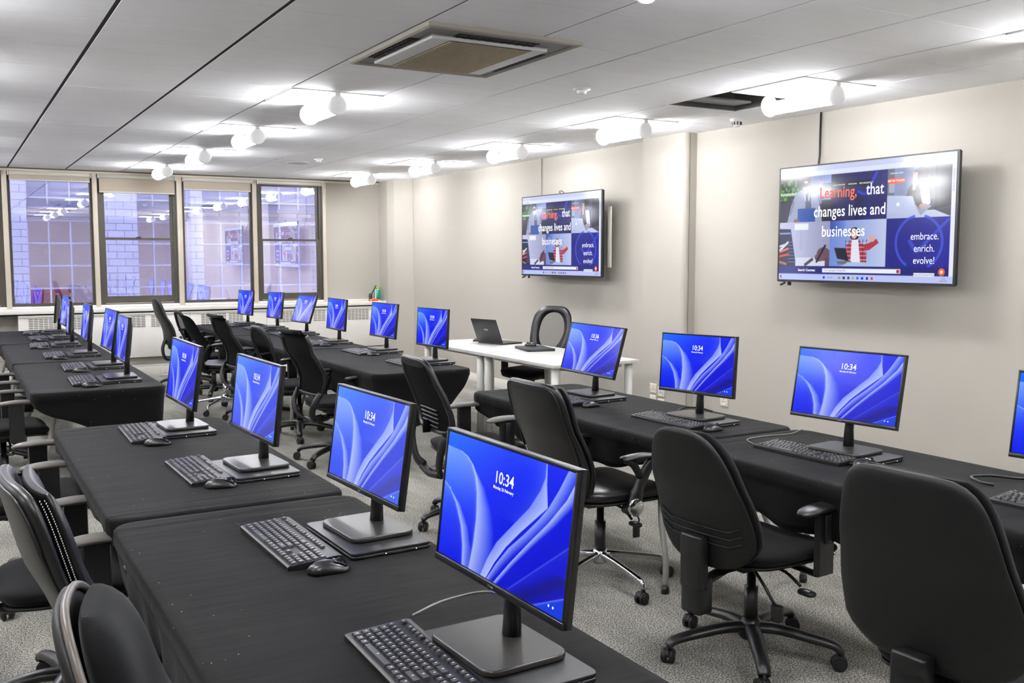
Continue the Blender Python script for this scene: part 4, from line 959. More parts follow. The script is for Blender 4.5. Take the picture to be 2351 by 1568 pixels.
def make_keyboard(lab, loc, rz):
    t = thing('keyboard', lab, 'keyboard', loc, rz, 'black full-size keyboards')
    m = MB(); W, L = .148, .440
    prof = [(-W / 2, 0.0), (-W / 2, .010), (-W / 2 + .004, .013), (W / 2 - .012, .021), (W / 2, .018), (W / 2, .004)]
    m.rings([[(x, y, z) for x, z in prof] for y in (-L / 2, -L / 2 + .004, L / 2 - .004, L / 2)], smooth=False); m.build('keyboard_body', keybody_m, t)
    K = MB(); Lg = MB(); u = .0190
    rows = [-.056, -.036, -.0165, .003, .0225, .050]           # space row .. function row (local x)
    def key(x, y, wy, wx=.0165):
        z = .0135 + (x + W / 2) / W * .008
        a, b_ = wx / 2, wy / 2 - .0012
        K.rings([[(x - a, y - b_, z - .002), (x + a, y - b_, z - .002), (x + a, y + b_, z - .002), (x - a, y + b_, z - .002)], [(x - a + .0022, y - b_ + .0022, z + .005), (x + a - .0022, y - b_ + .0022, z + .0052), (x + a - .0022, y + b_ - .0022, z + .0052), (x - a + .0022, y + b_ - .0022, z + .005)]], smooth=False)
        Lg.box((x + .0015, y + b_ * .45 if wy < .02 else y, z + .00535), (.0045, .0038, .0003))
    y0 = L / 2 - .012 - u / 2                                     # +y is the typist's left
    lay = [[1.25, 1.25, 1.25, 6.25, 1.25, 1.25, 1.25, 1.25], [1.25] + [1] * 11 + [2.75], [1.75] + [1] * 11 + [2.25], [1.5] + [1] * 12 + [1.5], [1] * 13 + [2]]
    for r, ws in enumerate(lay):
        y = L / 2 - .012
        for q in ws: key(rows[r], y - q * u / 2, q * u); y -= q * u
    y = L / 2 - .012; key(rows[5], y - u / 2, u, .014); y -= 2 * u
    for g in range(3):
        for _ in range(4): key(rows[5], y - u / 2, u, .014); y -= u
        y -= u * .5
    yn = L / 2 - .012 - 15 * u - .006
    for c in range(3):
        key(rows[5], yn - u * (c + .5), u, .014); key(rows[4], yn - u * (c + .5), u); key(rows[3], yn - u * (c + .5), u); key(rows[0], yn - u * (c + .5), u)
    key(rows[1], yn - u * 1.5, u); yp = yn - 3 * u - .006
    for r in range(5):
        for c in range(4): key(rows[r], yp - u * (c + .5), u)
    k = K.build('keycaps', key_m, t); Lg.build('key_legends', keylegend_m, k)
    return t
def make_mouse(lab, loc, rz):
    t = thing('computer_mouse', lab, 'mouse', loc, rz, 'black computer mice')
    m = MB(); rings = []
    n = 14
    for i in range(11):
        s = i / 10; x = -.056 + .112 * s
        hw = .031 * (max(1e-3, 1 - abs(2 * s - 1) ** 3.2)) ** .5 * (1 - .08 * math.sin(PI * s)); hh = .036 * (max(1e-3, math.sin(PI * min(1, (s * .86 + .1))))) ** .8 * (1 - .25 * s)
        ring = []
        for k in range(n + 1):
            a = PI * k / n; ring.append((x, hw * math.cos(a), .001 + hh * math.sin(a) ** .8))
        rings.append(ring)
    m.rings(rings, cap=True); b = m.build('mouse_shell', mousebody_m, t)
    m = MB()
    for sy in (-1, 1):
        pts = []
        for i in range(6, 10):
            s = i / 10; x = -.056 + .112 * s
            hh = .036 * (math.sin(PI * min(1, (s * .86 + .1)))) ** .8 * (1 - .25 * s)
            pts.append((x, sy * .010, hh + .0012))
        m.tube(pts, .0072, 6, flat=(1.0, .18))
    m.build('mouse_button', accent_m, t)
    m = MB(); m.cyl((.026, 0, .0262), .008, .005, 'Y', 12); m.build('scroll_wheel', blackmat_m, t)
    return t
kp = mp_ = lp = None
DYS = {'A2': -.04, 'A3': -.05, 'A4': -.05}
for k, (X, Y, Z, ya, ti, ro) in MON.items():
    X, Y, Z = X * K_, Y * K_, Z * K_
    dy = DYS.get(k, -.02)
    rz = -math.radians(ya)
    hz = Z + EYE - DESK - .0195
    off = Matrix.Rotation(rz, 3, 'Z') @ Vector((.02, -dy, 0))
    loc = (X - off.x, Y - off.y, DESK + .0207)
    t = thing('monitor', 'black monitor showing a blue ribbon wallpaper, ' + ML[k], 'monitor', loc, rz, 'desk monitors')
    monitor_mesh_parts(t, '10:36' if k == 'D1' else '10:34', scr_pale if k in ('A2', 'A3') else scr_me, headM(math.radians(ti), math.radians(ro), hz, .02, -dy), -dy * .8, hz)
    where = ML[k].replace(', showing 10:36', '')
    short = {'A1': 'the nearest foreground monitor', 'A2': 'the second foreground monitor', 'A3': 'the third foreground monitor', 'A4': 'the farthest foreground monitor', 'B1': 'the farthest middle row monitor', 'B2': 'the second farthest middle row monitor', 'B3': 'the steeply tilted middle row monitor', 'B4': 'the third middle row monitor', 'B5': 'the second middle row monitor', 'B6': 'the nearest middle row monitor',
             'C1': 'the farthest left row monitor', 'C2': 'the second farthest left row monitor', 'C3': 'the nearly edge-on left row monitor', 'C4': 'the third left row monitor', 'C5': 'the second left row monitor', 'C6': 'the nearest left row monitor', 'D1': 'the monitor showing 10:36', 'D2': 'the monitor before the wall column', 'D3': 'the monitor below the large television', 'D4': 'the monitor at the right edge'}[k]
    ll = (loc[0] - .01, loc[1] - .02, DESK + .0004)
    lab = 'closed black laptop lying under the stand of ' + short
    lrz = rz + random.uniform(-.03, .03)
    if lp is None: lp = make_laptop(lab, ll, lrz)
    else: dup(lp, ll, lrz, lab)
    kx, ky = loc[0] - .21, loc[1] - .0
    if k == 'A1': kx, ky = .752, 1.65
    if k == 'A2': kx, ky = .785, 2.585
    if k == 'A3': kx, ky = .770, 3.645
    if k == 'A4': kx, ky = .722, 4.555
    if k == 'D2': kx, ky = 2.99, 3.61
    if k == 'D3': kx, ky = 2.97, 2.735
    if k == 'D4': kx, ky = 2.985, 1.68
    if k[0] == 'C': kx = loc[0] - .225
    lab = 'black keyboard in front of ' + short; krz = rz * .5 + random.uniform(-.05, .02)
    if kp is None: kp = make_keyboard(lab, (kx, ky, DESK + .0006), krz)
    else: dup(kp, (kx, ky, DESK + .0006), krz, lab)
    mx, my = kx + .02, ky - .275
    lab = 'black mouse beside the keyboard of ' + short; mrz = random.uniform(-.25, .15)
    if k == 'A1': my = ky - .29
    if mp_ is None: mp_ = make_mouse(lab, (mx, my, DESK + .0004), mrz)
    else: dup(mp_, (mx, my, DESK + .0004), mrz, lab)
# loose cables on the tables
tube_thing('power_cable', 'grey cables curling behind the stand of the nearest foreground monitor', 'cable', smooth_path([(.86, 1.92, DESK + .004), (.95, 1.93, DESK + .02), (1.03, 1.86, DESK + .045), (1.07, 1.78, DESK + .02), (1.12, 1.80, DESK + .004)], 6), .0028, greycable_m)
tube_thing('power_cable', 'thin cable crossing the seam between the two right row tables', 'cable', smooth_path([(2.93, 2.99, DESK + .004), (2.98, 3.08, DESK + .006), (3.12, 3.10, DESK + .005), (3.24, 3.08, DESK + .006), (3.38, 3.14, DESK + .005)], 6), .0022, greycable_m)
tube_thing('power_cable', 'black cable looped on the table at the right edge', 'cable', smooth_path([(3.12, 2.02, DESK + .005), (3.10, 2.06, DESK + .01), (3.14, 2.12, DESK + .012), (3.22, 2.10, DESK + .01), (3.28, 2.02, DESK + .008), (3.36, 2.0, DESK + .005)], 6), .005, cable_m)
tube_thing('power_cable', 'short dark cable behind the monitor before the wall column', 'cable', smooth_path([(3.18, 3.80, DESK + .006), (3.24, 3.82, DESK + .022), (3.31, 3.78, DESK + .024), (3.37, 3.74, DESK + .006)], 6), .0035, cable_m)
tube_thing('power_cable', 'charger cable plugged into the laptop under the nearest monitor', 'cable', smooth_path([(.985, 1.452, DESK + .008), (.99, 1.42, DESK + .008), (1.01, 1.39, DESK + .005), (1.05, 1.36, DESK + .004)], 6), .003, cable_m)

# ================================================================== teacher's white desks
wdp = None
for (y0, y1, lab) in ((5.97, 7.135, 'white rectangular desk nearer the camera, carrying the closed laptop'), (7.145, 8.32, 'white rectangular desk farther away, carrying the open laptop')):
    t = thing('white_desk', lab, 'desk', (4.225, (y0 + y1) / 2, 0), 0, 'white desks of the teacher')
    l = y1 - y0; m = MB(); m.box((0, 0, DESK - .0135), (.80, l, .027), .003); m.build('desktop', whitedesk_m, t)
    m = MB(); m.box((0, 0, DESK - .045), (.60, l - .2, .035), .002); m.build('under_frame', deskedge_m, t)
    for sx in (-1, 1):
        for sy in (-1, 1):
            m = MB(); m.cyl((sx * .34, sy * (l / 2 - .065), (DESK - .027) / 2), .031, DESK - .03, 'Z', 20); m.build('leg', whitedesk_m, t)
t = thing('open_laptop', 'open black laptop with its lid back facing the room, on the white desks', 'laptop', (4.40, 7.78, DESK + .0005), math.radians(12))
m = MB(); m.plate(rrect(.245, .355, .012, 3), 0, .014, bevel=.002); m.build('laptop_base', laptopside_m, t)
m = MB(); m.box((.0, 0, .0146), (.10, .30, .001)); m.build('laptop_keys', key_m, t)
th = math.radians(22); Ml = Matrix.Translation((-.118, 0, .014)) @ Matrix.Rotation(-th, 4, 'Y')
m = MB(); m.box((-.003, 0, .118), (.006, .352, .236), .002); ld = m.build('laptop_lid', laptop_m, t, M=Ml)
m = MB(); m.box((.0004, 0, .12), (.0006, .33, .205)); m.build('laptop_screen', mat('dark_screen', (14, 16, 24), .15), t, M=Ml)
text('lid_logo', 'ASUS', .022, keylegend_m, ld, Matrix.Translation((-.0066, 0, .13)) @ SCR, sx=1.1, bold=.0004)
t = thing('laptop', 'closed black laptop on the nearer white desk, a mouse on its lid', 'laptop', (4.34, 7.07, DESK + .0005), math.radians(-12))
m = MB(); m.plate(rrect(.25, .36, .014, 3), 0.0, .0105, bevel=.002); m.build('laptop_base', laptopside_m, t)
m = MB(); m.plate(rrect(.25, .36, .014, 3), .0115, .0205, bevel=.0015); m.build('laptop_lid', laptop_m, t)
dup(mp_, (4.31, 8.05, DESK + .0005), .2, 'black mouse on the farther white desk beside the open laptop')
dup(mp_, (4.37, 7.19, DESK + .0215), 2.2, 'black mouse resting on the closed laptop on the white desk')
# ================================================================== office chairs (face +x, origin on the floor under the column)
def sgn(a): return 1 if a >= 0 else -1
class Back:
    """maps s (-1..1 across) and t (0..1 up) to the back's surface"""
    def __init__(b, z0, z1, W, n=4.0, lean=.10, lumbar=.02, wrap=.03, x0=-.27, toproll=0.0, vW=None):
        b.z0, b.z1, b.W, b.n, b.lean, b.lumbar, b.wrap, b.x0, b.toproll = z0, z1, W, n, lean, lumbar, wrap, x0, toproll
    def w(b, t): return float(np.interp(t, [a for a, _ in b.W], [c for _, c in b.W]))
    def edge(b, t): return b.w(t) * max(0.0, 1 - abs(2 * t - 1) ** b.n) ** (1 / b.n)
    def P(b, s, t, d=0.0, edge=True):
        hw = b.edge(t) if edge else b.w(t); y = s * hw
        x = b.x0 - b.lean * t + b.lumbar * math.sin(PI * min(1, t * 1.6)) + b.wrap * (y / .24) ** 2 - b.toproll * max(0, (t - .85) / .15) ** 2
        return (x + d, y, b.z0 + (b.z1 - b.z0) * t)
def pillow(mb, fn, th_front, th_back, nt=22, ns=16, pw=5, hole=None):
    """closed cushion over fn(s,t,d): thick in the middle, thin at the rim"""
    ts = [0.5 - 0.5 * math.cos(PI * (i + .35) / (nt - .3)) for i in range(nt)]
    ss = [-math.cos(PI * j / ns) for j in range(ns + 1)]
    rings = []
    for t in ts:
        e = max(0, 1 - abs(2 * t - 1) ** (pw * 1.6))
        fr = [fn(s, t, th_front * (.12 + .88 * (max(0, 1 - abs(s) ** pw) * e) ** .5)) for s in ss]
        bk = [fn(s, t, -th_back * (.12 + .88 * (max(0, 1 - abs(s) ** pw) * e) ** .5)) for s in ss[::-1]]
        rings.append(fr + bk)
    mb.rings(rings)
    return mb
def ring_path(b, inset=0.0, n=64, t0=0.0, t1=1.0, d=0.0):
    """closed outline of a back as points"""
    pts = []
    q = 2 / b.n
    for k in range(n):
        a = 2 * PI * k / n; cs, sn = math.cos(a), math.sin(a)
        t = .5 + .5 * sgn(sn) * abs(sn) ** q * (1 - inset); s = sgn(cs) * abs(cs) ** q
        p = b.P(s * (1 - inset), t, d, edge=False); pts.append(p)
    return pts
def closed_tube(mb, pts, r, n=8, flat=(1, 1)):
    P = [Vector(p) for p in pts]; m = len(P); rings = []
    c = sum(P, Vector()) / m
    nrm = (P[m // 4] - c).cross(P[0] - c).normalized()
    for i in range(m):
        T = (P[(i + 1) % m] - P[i - 1]).normalized(); b = (nrm - T * nrm.dot(T)).normalized(); a = T.cross(b)
        rr = r(i / m) if callable(r) else r
        rings.append([P[i] + (a * math.cos(2 * PI * k / n) * flat[0] + b * math.sin(2 * PI * k / n) * flat[1]) * rr for k in range(n)])
    rings.append(rings[0]); mb.rings(rings, cap=False)
    return mb
def seat(t, z, m_, w=.49, l=.46, x=.02, th=.035, front_drop=.02, name='seat'):
    def fn(s, tt, d):
        yy = s * w / 2 * max(0, 1 - abs(2 * tt - 1) ** 4.5) ** (1 / 4.5) * (0.92 + .1 * tt)
        return (x - l / 2 + l * tt, yy, z + d + .012 * abs(s) ** 2 - front_drop * max(0, (tt - .8) / .2) ** 2)
    mb = MB(); pillow(mb, fn, th * .8, th, pw=4); o = mb.build(name, m_, t)
    mb = MB()
    def fs(s, tt, d):
        p = fn(s * .96, .02 + tt * .96, 0); return (p[0], p[1], p[2] - th * .75 + d)
    pillow(mb, fs, .01, .018, 14, 10, 4); mb.build('seat_shell', shell_m, t)
    return o
def base(t, kind='nylon', R=.31, zc=.10, rot=.3):
    hub = MB(); hm = black_m
    if kind == 'chrome':
        hub.cyl((0, 0, .13), .032, .07, 'Z', 20); hb = hub.build('base_hub', chrome_m, t)
    else:
        hub.lathe((0, 0, 0), [(.035, .07), (.045, .085), (.042, .13), (.03, .15), (.001, .15)], 20); hb = hub.build('base_hub', black_m, t)
    for k in range(5):
        a = rot + 2 * PI * k / 5; M = Matrix.Rotation(a, 4, 'Z')
        mb = MB()
        if kind == 'chrome':
            mb.tube(smooth_path([(.02, 0, .135), (.12, 0, .125), (R - .05, 0, .10), (R - .012, 0, .088), (R, 0, .062)], 4), [.017] * 3 + [.0145] * 14, 10)
        else:
            ps = smooth_path([(.02, 0, .115), (.10, 0, .118), (R * .62, 0, .105), (R - .03, 0, .088), (R, 0, .066)], 4)
            mb.tube(ps, [.035 - .011 * (i / (len(ps) - 1)) for i in range(len(ps))], 10, flat=(.95, .62))
        lg = mb.build('base_leg', chrome_m if kind == 'chrome' else black_m, t, M=M)
        mb = MB(); mb.cyl((R, 0, .058), .007, .03, 'Z', 8)
        ca = random.uniform(0, 6)
        C = Matrix.Translation((R, 0, 0)) @ Matrix.Rotation(ca, 4, 'Z')
        for sy in (-1, 1):
            for (rr, ww) in ((.027, .013), (.020, .018)):
                ring = [[C @ Vector((.012 + rr * math.cos(2 * PI * q / 18), sy * (.014 + (ww - .013) + e), .0272 + rr * math.sin(2 * PI * q / 18))) for q in range(18)] for e in (-.006, .006)]
                mb.rings(ring)
        ring = [[C @ Vector((.010 + .027 * math.cos(PI * q / 8), e, .030 + .027 * math.sin(PI * q / 8))) for q in range(9)] for e in (-.008, .008)]
        mb.rings(ring)
        mb.build('caster', blackmat_m, lg)
def column(t, z, chrome=False, lever=True, zl=None):
    mb = MB(); mb.lathe((0, 0, 0), [(.026, .12), (.026, z - .16), (.017, z - .16), (.017, z - .06)], 16); mb.build('gas_column', chrome_m if chrome else black_m, t)
    mb = MB(); mb.box((-.01, 0, z - .062), (.20, .12, .035), .008); mb.box((-.01, 0, z - .045), (.30, .20, .012), .003); mb.build('tilt_mechanism', black_m, t)
    if lever:
        mb = MB(); mb.tube(smooth_path([(.02, -.06, z - .065), (.025, -.14, z - .075), (.02, -.21, z - .105)], 4), .006, 8)
        mb.plate(rrect(.04, .07, .018, 4, .018, -.24), z - .128, z - .114, bevel=.003); lv = mb.build('height_lever', black_m, t)
        mb = MB(); mb.box((.018, -.24, z - .1135), (.012, .022, .0008)); mb.build('lever_mark', keylegend_m, lv)
def armT(t, side, z, top, x=.0, w=.27, padm=black_m, adj=True):
    mb = MB()
    mb.tube([(x, side * .14, z - .05), (x, side * w, z - .055), (x, side * (w + .012), z - .03)], .016, 8, flat=(1.5, .5))
    mb.plate([(x - .03, -.011), (x + .045, -.011), (x + .05, .011), (x - .035, .011)], z - .05, top - .02, M=Matrix.Translation((0, side * (w + .014), 0)))
    if adj: mb.box((x + .008, side * (w + .028), (z + top) / 2 + .02), (.035, .01, .10), .004)
    a = mb.build('armrest', black_m, t)
    mb = MB()
    def fn(s, tt, d): return (x - .105 + .25 * tt, side * (w - .002) + s * .042 * max(0, 1 - abs(2 * tt - 1) ** 3) ** (1 / 3), top - .008 + d - .012 * (2 * tt - 1) ** 2)
    pillow(mb, fn, .012, .012, 12, 8, 4); mb.build('arm_pad', padm, a)
def armCurved(t, side, z, top, w=.27, disc=True, padm=black_m):
    """one piece arm sweeping from the seat side up and forwards"""
    mb = MB(); y = side * w
    ps = smooth_path([(-.02, y, z - .045), (.005, y, z + .03), (.03, y, top - .10), (.075, y, top - .035), (.16, y, top - .012)], 5)
    mb.tube(ps, [.030] * 6 + [.024] * (len(ps) - 6), 10, flat=(.55, 1.15), up=(1, 0, .01))
    ps2 = smooth_path([(-.085, y, top - .004), (0, y, top + .004), (.09, y, top - .002), (.165, y, top - .022)], 5)
    mb.tube(ps2, [.020] + [.032] * (len(ps2) - 2) + [.014], 10, flat=(1.0, .42), up=(0, 0, 1))
    ps3 = smooth_path([(.02, y, top - .09), (-.02, y, top - .03), (-.06, y, top - .006)], 4); mb.tube(ps3, .018, 8, flat=(.8, 1))
    a = mb.build('armrest', padm, t)
    mb = MB(); mb.cyl((-.02, side * (w - .03), z - .05), .022, .05, 'Y', 14); mb.build('arm_mount', black_m, t)
    if disc:
        mb = MB(); mb.lathe((-.018, y + side * .014, z - .03), [(.04, 0), (.04, side * .008), (.034, side * .012), (.001, side * .013)], 22, 'Y'); mb.build('chrome_disc', chrome_m, a)
def shell_chair(lab, z=.43, top=.905, big=False, rim=False):
    t = thing('office_chair', lab, 'chair', (0, 0, 0), 0, None)
    if big: b = Back(.47, top, [(0, .20), (.12, .255), (.35, .26), (1, .19)], 5.5, lean=.10, lumbar=.015, wrap=.02, x0=-.235)
    else: b = Back(.40, top, [(0, .22), (.2, .24), (.55, .215), (1, .165)], 3.4, lean=.13, lumbar=.02, wrap=.035, x0=-.235)
    mb = MB(); pillow(mb, lambda s, tt, d: b.P(s, tt, d - .022), .010, .016, pw=8); sh = mb.build('back_shell', shell_m, t)
    mb = MB(); pillow(mb, lambda s, tt, d: b.P(s * .96, .015 + .97 * tt, d + .014), .058, .02, pw=4); mb.build('back_cushion', fabric_m, t)
    if not big:
        mb = MB()
        for k in range(3):
            tt = .30 - .055 * k; P = [b.P(s, tt + (0.0 if abs(s) < .62 else .05 * (abs(s) - .62) / .25), -.0405, True) for s in (-.85, -.62, -.3, 0, .3, .62, .85)]
            mb.tube(P, .0035, 6)
        mb.build('moulded_ribs', shell_m, sh)
    if rim:
        mb = MB(); closed_tube(mb, ring_path(b, .0, 60, d=-.012), .0075, 8); mb.build('rim_trim', mat('rim_highlight', (84, 77, 71), .4) if 'rim_highlight' not in MATS else MATS['rim_highlight'], sh)  # pale rim colour paints in the highlight along the shell edge
    mb = MB(); mb.box((-.30, 0, .42), (.05, .10, .20), .010); mb.box((-.285, 0, .30), (.075, .095, .14), .014); mb.tube([(-.27, 0, .33), (-.15, 0, z - .07), (-.05, 0, z - .07)], .02, 8, flat=(1.6, .5)); mb.build('back_support', black_m, t)
    seat(t, z, fabric_m); column(t, z); base(t, 'nylon', .33, rot=.25)
    for s in (-1, 1): armT(t, s, z, .625, x=.05, w=.265)
    mb = MB(); mb.tube(smooth_path([(-.08, -.08, z - .06), (-.10, -.15, z - .10), (-.09, -.19, z - .16)], 4), .006, 8); mb.box((-.09, -.20, z - .185), (.03, .04, .06), .006); mb.build('tilt_lever', black_m, t)
    return t
def leather_chair(lab, z=.45, top=.965, stitch=False):
    t = thing('office_chair', lab, 'chair')
    b = Back(.43, top, [(0, .21), (.3, .235), (1, .215)], 7, lean=.14, lumbar=.03, wrap=.035, x0=-.23)
    mb = MB(); pillow(mb, lambda s, tt, d: b.P(s, tt, d - .02), .018, .026, pw=9); bk = mb.build('backrest', leather_m, t)
    mb = MB(); pillow(mb, lambda s, tt, d: b.P(s * .93, .02 + .95 * tt, d + .022), .034, .02, pw=4); mb.build('back_cushion', leather_m, t)
    mb = MB(); closed_tube(mb, ring_path(b, .05, 60, d=-.043), .0035, 6); mb.build('piping', leather_m, bk)
    mb = MB(); mb.tube([b.P(s, .26 + .05 * (1 - s * s) * -1 + .05, -.047) for s in [-.92 + .184 * k for k in range(11)]], .0013, 5); mb.build('back_stitching', stitch_m, bk)
    if stitch:
        mb = MB()
        for off in (-.004, .006):
            for k in range(84):
                p = b.P(-.997, .12 + .84 * k / 84, off); mb.box((p[0], p[1] - .001, p[2]), (.0022, .002, .0034))
        o = mb.build('edge_stitching', stitch_m, bk); o['kind'] = 'stuff'
    mb = MB(); mb.box((-.265, .17, .60), (.012, .014, .05), .003); mb.build('side_tag', socket_m, t)
    seat(t, z, leather_m, w=.50, l=.48, th=.045, front_drop=.035); column(t, z); base(t, 'chrome', .32, rot=-.3)
    mb = MB(); mb.box((-.24, 0, z - .0), (.07, .16, .05), .01); mb.tube([(-.25, 0, z + .02), (-.2, 0, z - .05), (-.05, 0, z - .065)], .03, 8, flat=(1.5, .4)); mb.build('back_support', black_m, t)
    for s in (-1, 1): armCurved(t, s, z, .635, w=.27)
    mb = MB(); mb.tube(smooth_path([(.02, -.245, z - .075), (.03, -.25, z - .10), (.02, -.25, z - .12)], 4), .004, 6); mb.box((.015, -.25, z - .150), (.035, .012, .055), .005); mb.build('tension_tag', black_m, t)
    return t
def task_mesh_chair(lab, z=.45, top=.955):
    """framed mesh back, slatted lumbar pad and a wide U bracket below"""
    t = thing('office_chair', lab, 'chair')
    b = Back(.56, top, [(0, .235), (.5, .23), (1, .195)], 6, lean=.12, lumbar=.02, wrap=.03, x0=-.25)
    mb = MB(); closed_tube(mb, ring_path(b, 0, 72), .014, 8, (1.0, 1.2)); fr = mb.build('back_frame', black_m, t)
    mb = MB(); mb.tube([b.P(s, .955, .0) for s in (-.9, -.5, 0, .5, .9)], .022, 8, flat=(.45, 1.1)); mb.build('top_rail', shell_m, fr)
    mb = MB(); pillow(mb, lambda s, tt, d: b.P(s * .98, tt, d), .002, .002, 16, 12, 8); mb.build('back_mesh', meshblack_m, t)
    mb = MB()
    for k in range(5):
        zz = .07 + .06 * k; P = [b.P(s, zz - .02 * abs(s) + .0, -.012) for s in (-.5, -.2, 0, .25, .5)]; mb.tube(P, .004, 6)
    mb.build('lumbar_slats', mat('slat_grey', (90, 90, 94), .4) if 'slat_grey' not in MATS else MATS['slat_grey'], t)
    mb = MB(); P = [b.P(s, .0, -.045 * (1 - s * s)) for s in [-1 + .2 * k for k in range(11)]]
    P = [(p[0] - .01, p[1] * 1.06, p[2] + .02) for p in P]; mb.tube(P, .022, 8, flat=(.5, 1.6), up=(0, 0, 1))
    for s in (-1, 1):
        mb.tube(smooth_path([(-.27, s * .24, .56), (-.285, s * .215, .48), (-.28, s * .17, .38), (-.25, s * .12, .335)], 5), .026, 8, flat=(1.3, .6), up=(1, 0, 0))
    mb.tube(smooth_path([(-.255, -.14, .33), (-.262, 0, .315), (-.255, .14, .33)], 6), .022, 8, flat=(1, .9)); mb.build('back_yoke', shell_m, t)
    mb = MB(); mb.tube([(-.255, 0, .33), (-.12, 0, z - .075), (0, 0, z - .075)], .03, 8, flat=(1.6, .5)); mb.build('back_support', black_m, t)
    seat(t, z, fabric_m); column(t, z); base(t, 'nylon', .32, rot=.7)
    for s in (-1, 1): armT(t, s, z, .645, x=.06, w=.275, padm=mat('grey_arm_pad', (88, 86, 82), .5) if 'grey_arm_pad' not in MATS else MATS['grey_arm_pad'])
    return t
def loop_mesh_chair(lab, z=.44, top=.985):
    """mesh sling with rolled top edge over a looped frame"""
    t = thing('office_chair', lab, 'chair')
    b = Back(.52, top, [(0, .19), (.3, .225), (1, .235)], 9, lean=.13, lumbar=.05, wrap=.03, x0=-.24, toproll=.035)
    mb = MB(); pillow(mb, lambda s, tt, d: b.P(s * .97, tt, d), .003, .003, 24, 14, 9); mb.build('back_mesh', meshblack_m, t)
    mb = MB(); mb.tube([b.P(s, .985, -.004) for s in (-.98, -.5, 0, .5, .98)], .015, 10); mb.build('rolled_top_edge', fabric_m, t)
    mb = MB()
    for s in (-1, 1): mb.tube([b.P(s, tt, -.008, False) for tt in (.0, .1, .2, .35, .5, .65, .8, .93)], .012, 8, flat=(.9, 1.2))
    mb.tube([b.P(s, .0, -.01, False) for s in (-1, -.5, 0, .5, 1)], .010, 8, flat=(.8, 1.4)); fr = mb.build('back_frame', black_m, t)
    mb = MB(); p = b.P(1, 0, -.012, False)
    for s in (-1, 1):
        mb.tube(smooth_path([(p[0], s * .19, p[2] + .02), (p[0] - .045, s * .17, .45), (p[0] - .04, s * .13, .375), (p[0] + .02, s * .08, .325), (p[0] + .12, s * .05, .335)], 6), .019, 8, flat=(.8, 1.2))
    mb.tube(smooth_path([(p[0] + .0, -.11, .335), (p[0] + .005, 0, .325), (p[0] + .0, .11, .335)], 5), .018, 8); mb.tube([(p[0] + .12, 0, .335), (-.02, 0, z - .09)], .035, 8, flat=(1.5, .5)); mb.build('loop_bracket', black_m, t)
    seat(t, z, fabric_m); column(t, z); base(t, 'nylon', .32, rot=-.15)
    for s in (-1, 1): armCurved(t, s, z, .64, w=.275, disc=False, padm=shell_m)
    return t
def oval_chair(lab, z=.44, top=.96, openmesh=False, arms='T', chrome=False, padm=None):
    """thick rim with an oval mesh window"""
    t = thing('office_chair', lab, 'chair')
    b = Back(.42, top, [(0, .155), (.25, .19), (.6, .235), (.85, .225), (1, .20)], 4.2, lean=.13, lumbar=.03, wrap=.03, x0=-.235)
    # frame surface with a hole: strips between the outline and an inner oval
    mb = MB(); N = 56; c = .60; outer, inner = [], []
    q = 2 / b.n
    for k in range(N):
        a = 2 * PI * k / N; cs, sn = math.cos(a), math.sin(a)
        outer.append((sgn(cs) * abs(cs) ** q, .5 + .5 * sgn(sn) * abs(sn) ** q))
        kk = .60 if openmesh else .70; inner.append((kk * sgn(cs) * abs(cs) ** .85, c + (.02 if openmesh else 0) + (.28 if openmesh else .315) * sgn(sn) * abs(sn) ** .85))
    def Q(p, d): return b.P(p[0], p[1], d, edge=False)
    mid = [((o[0] + i[0]) / 2, (o[1] + i[1]) / 2) for o, i in zip(outer, inner)]
    R = [[Q(p, 0.0) for p in inner], [Q(p, .010) for p in mid], [Q(p, 0.0) for p in outer], [Q(p, -.018) for p in mid]]
    R.append(R[0]); mb.rings([list(r) for r in R], cap=False); mb.build('back_frame', shell_m if not openmesh else black_m, t, weld=True)
    mb = MB(); fan = [Q((0, c), .002)] + [Q(p, .002) for p in inner]; fan2 = [Q((p[0] * .5, c + (p[1] - c) * .5), .004) for p in inner]
    vs = [mb.bm.verts.new(v) for v in [Q(p, .002) for p in inner]]; v2 = [mb.bm.verts.new(v) for v in fan2]
    for k in range(N): mb.bm.faces.new((vs[k], vs[(k + 1) % N], v2[(k + 1) % N], v2[k]))
    mb.bm.faces.new(v2); mb.build('back_mesh', meshopen_m if openmesh else meshdense_m, t)
    mb = MB()
    for s in (-1, 1): mb.tube(smooth_path([(-.05, s * .03, z - .07), (-.20, s * .06, z - .05), (-.27, s * .10, .50), (-.30, s * .14, .66)], 5), .013, 8)
    mb.tube([b.P(s, .22, -.02) for s in (-.6, 0, .6)], .014, 8, flat=(.5, 1.6)); mb.build('back_support', black_m, t)
    seat(t, z, fabric_m, th=.04); column(t, z, chrome); base(t, 'chrome' if chrome else 'nylon', .31, rot=.55)
    for s in (-1, 1): armT(t, s, z, .64, x=.05, w=.275, padm=padm or black_m, adj=False)
    return t
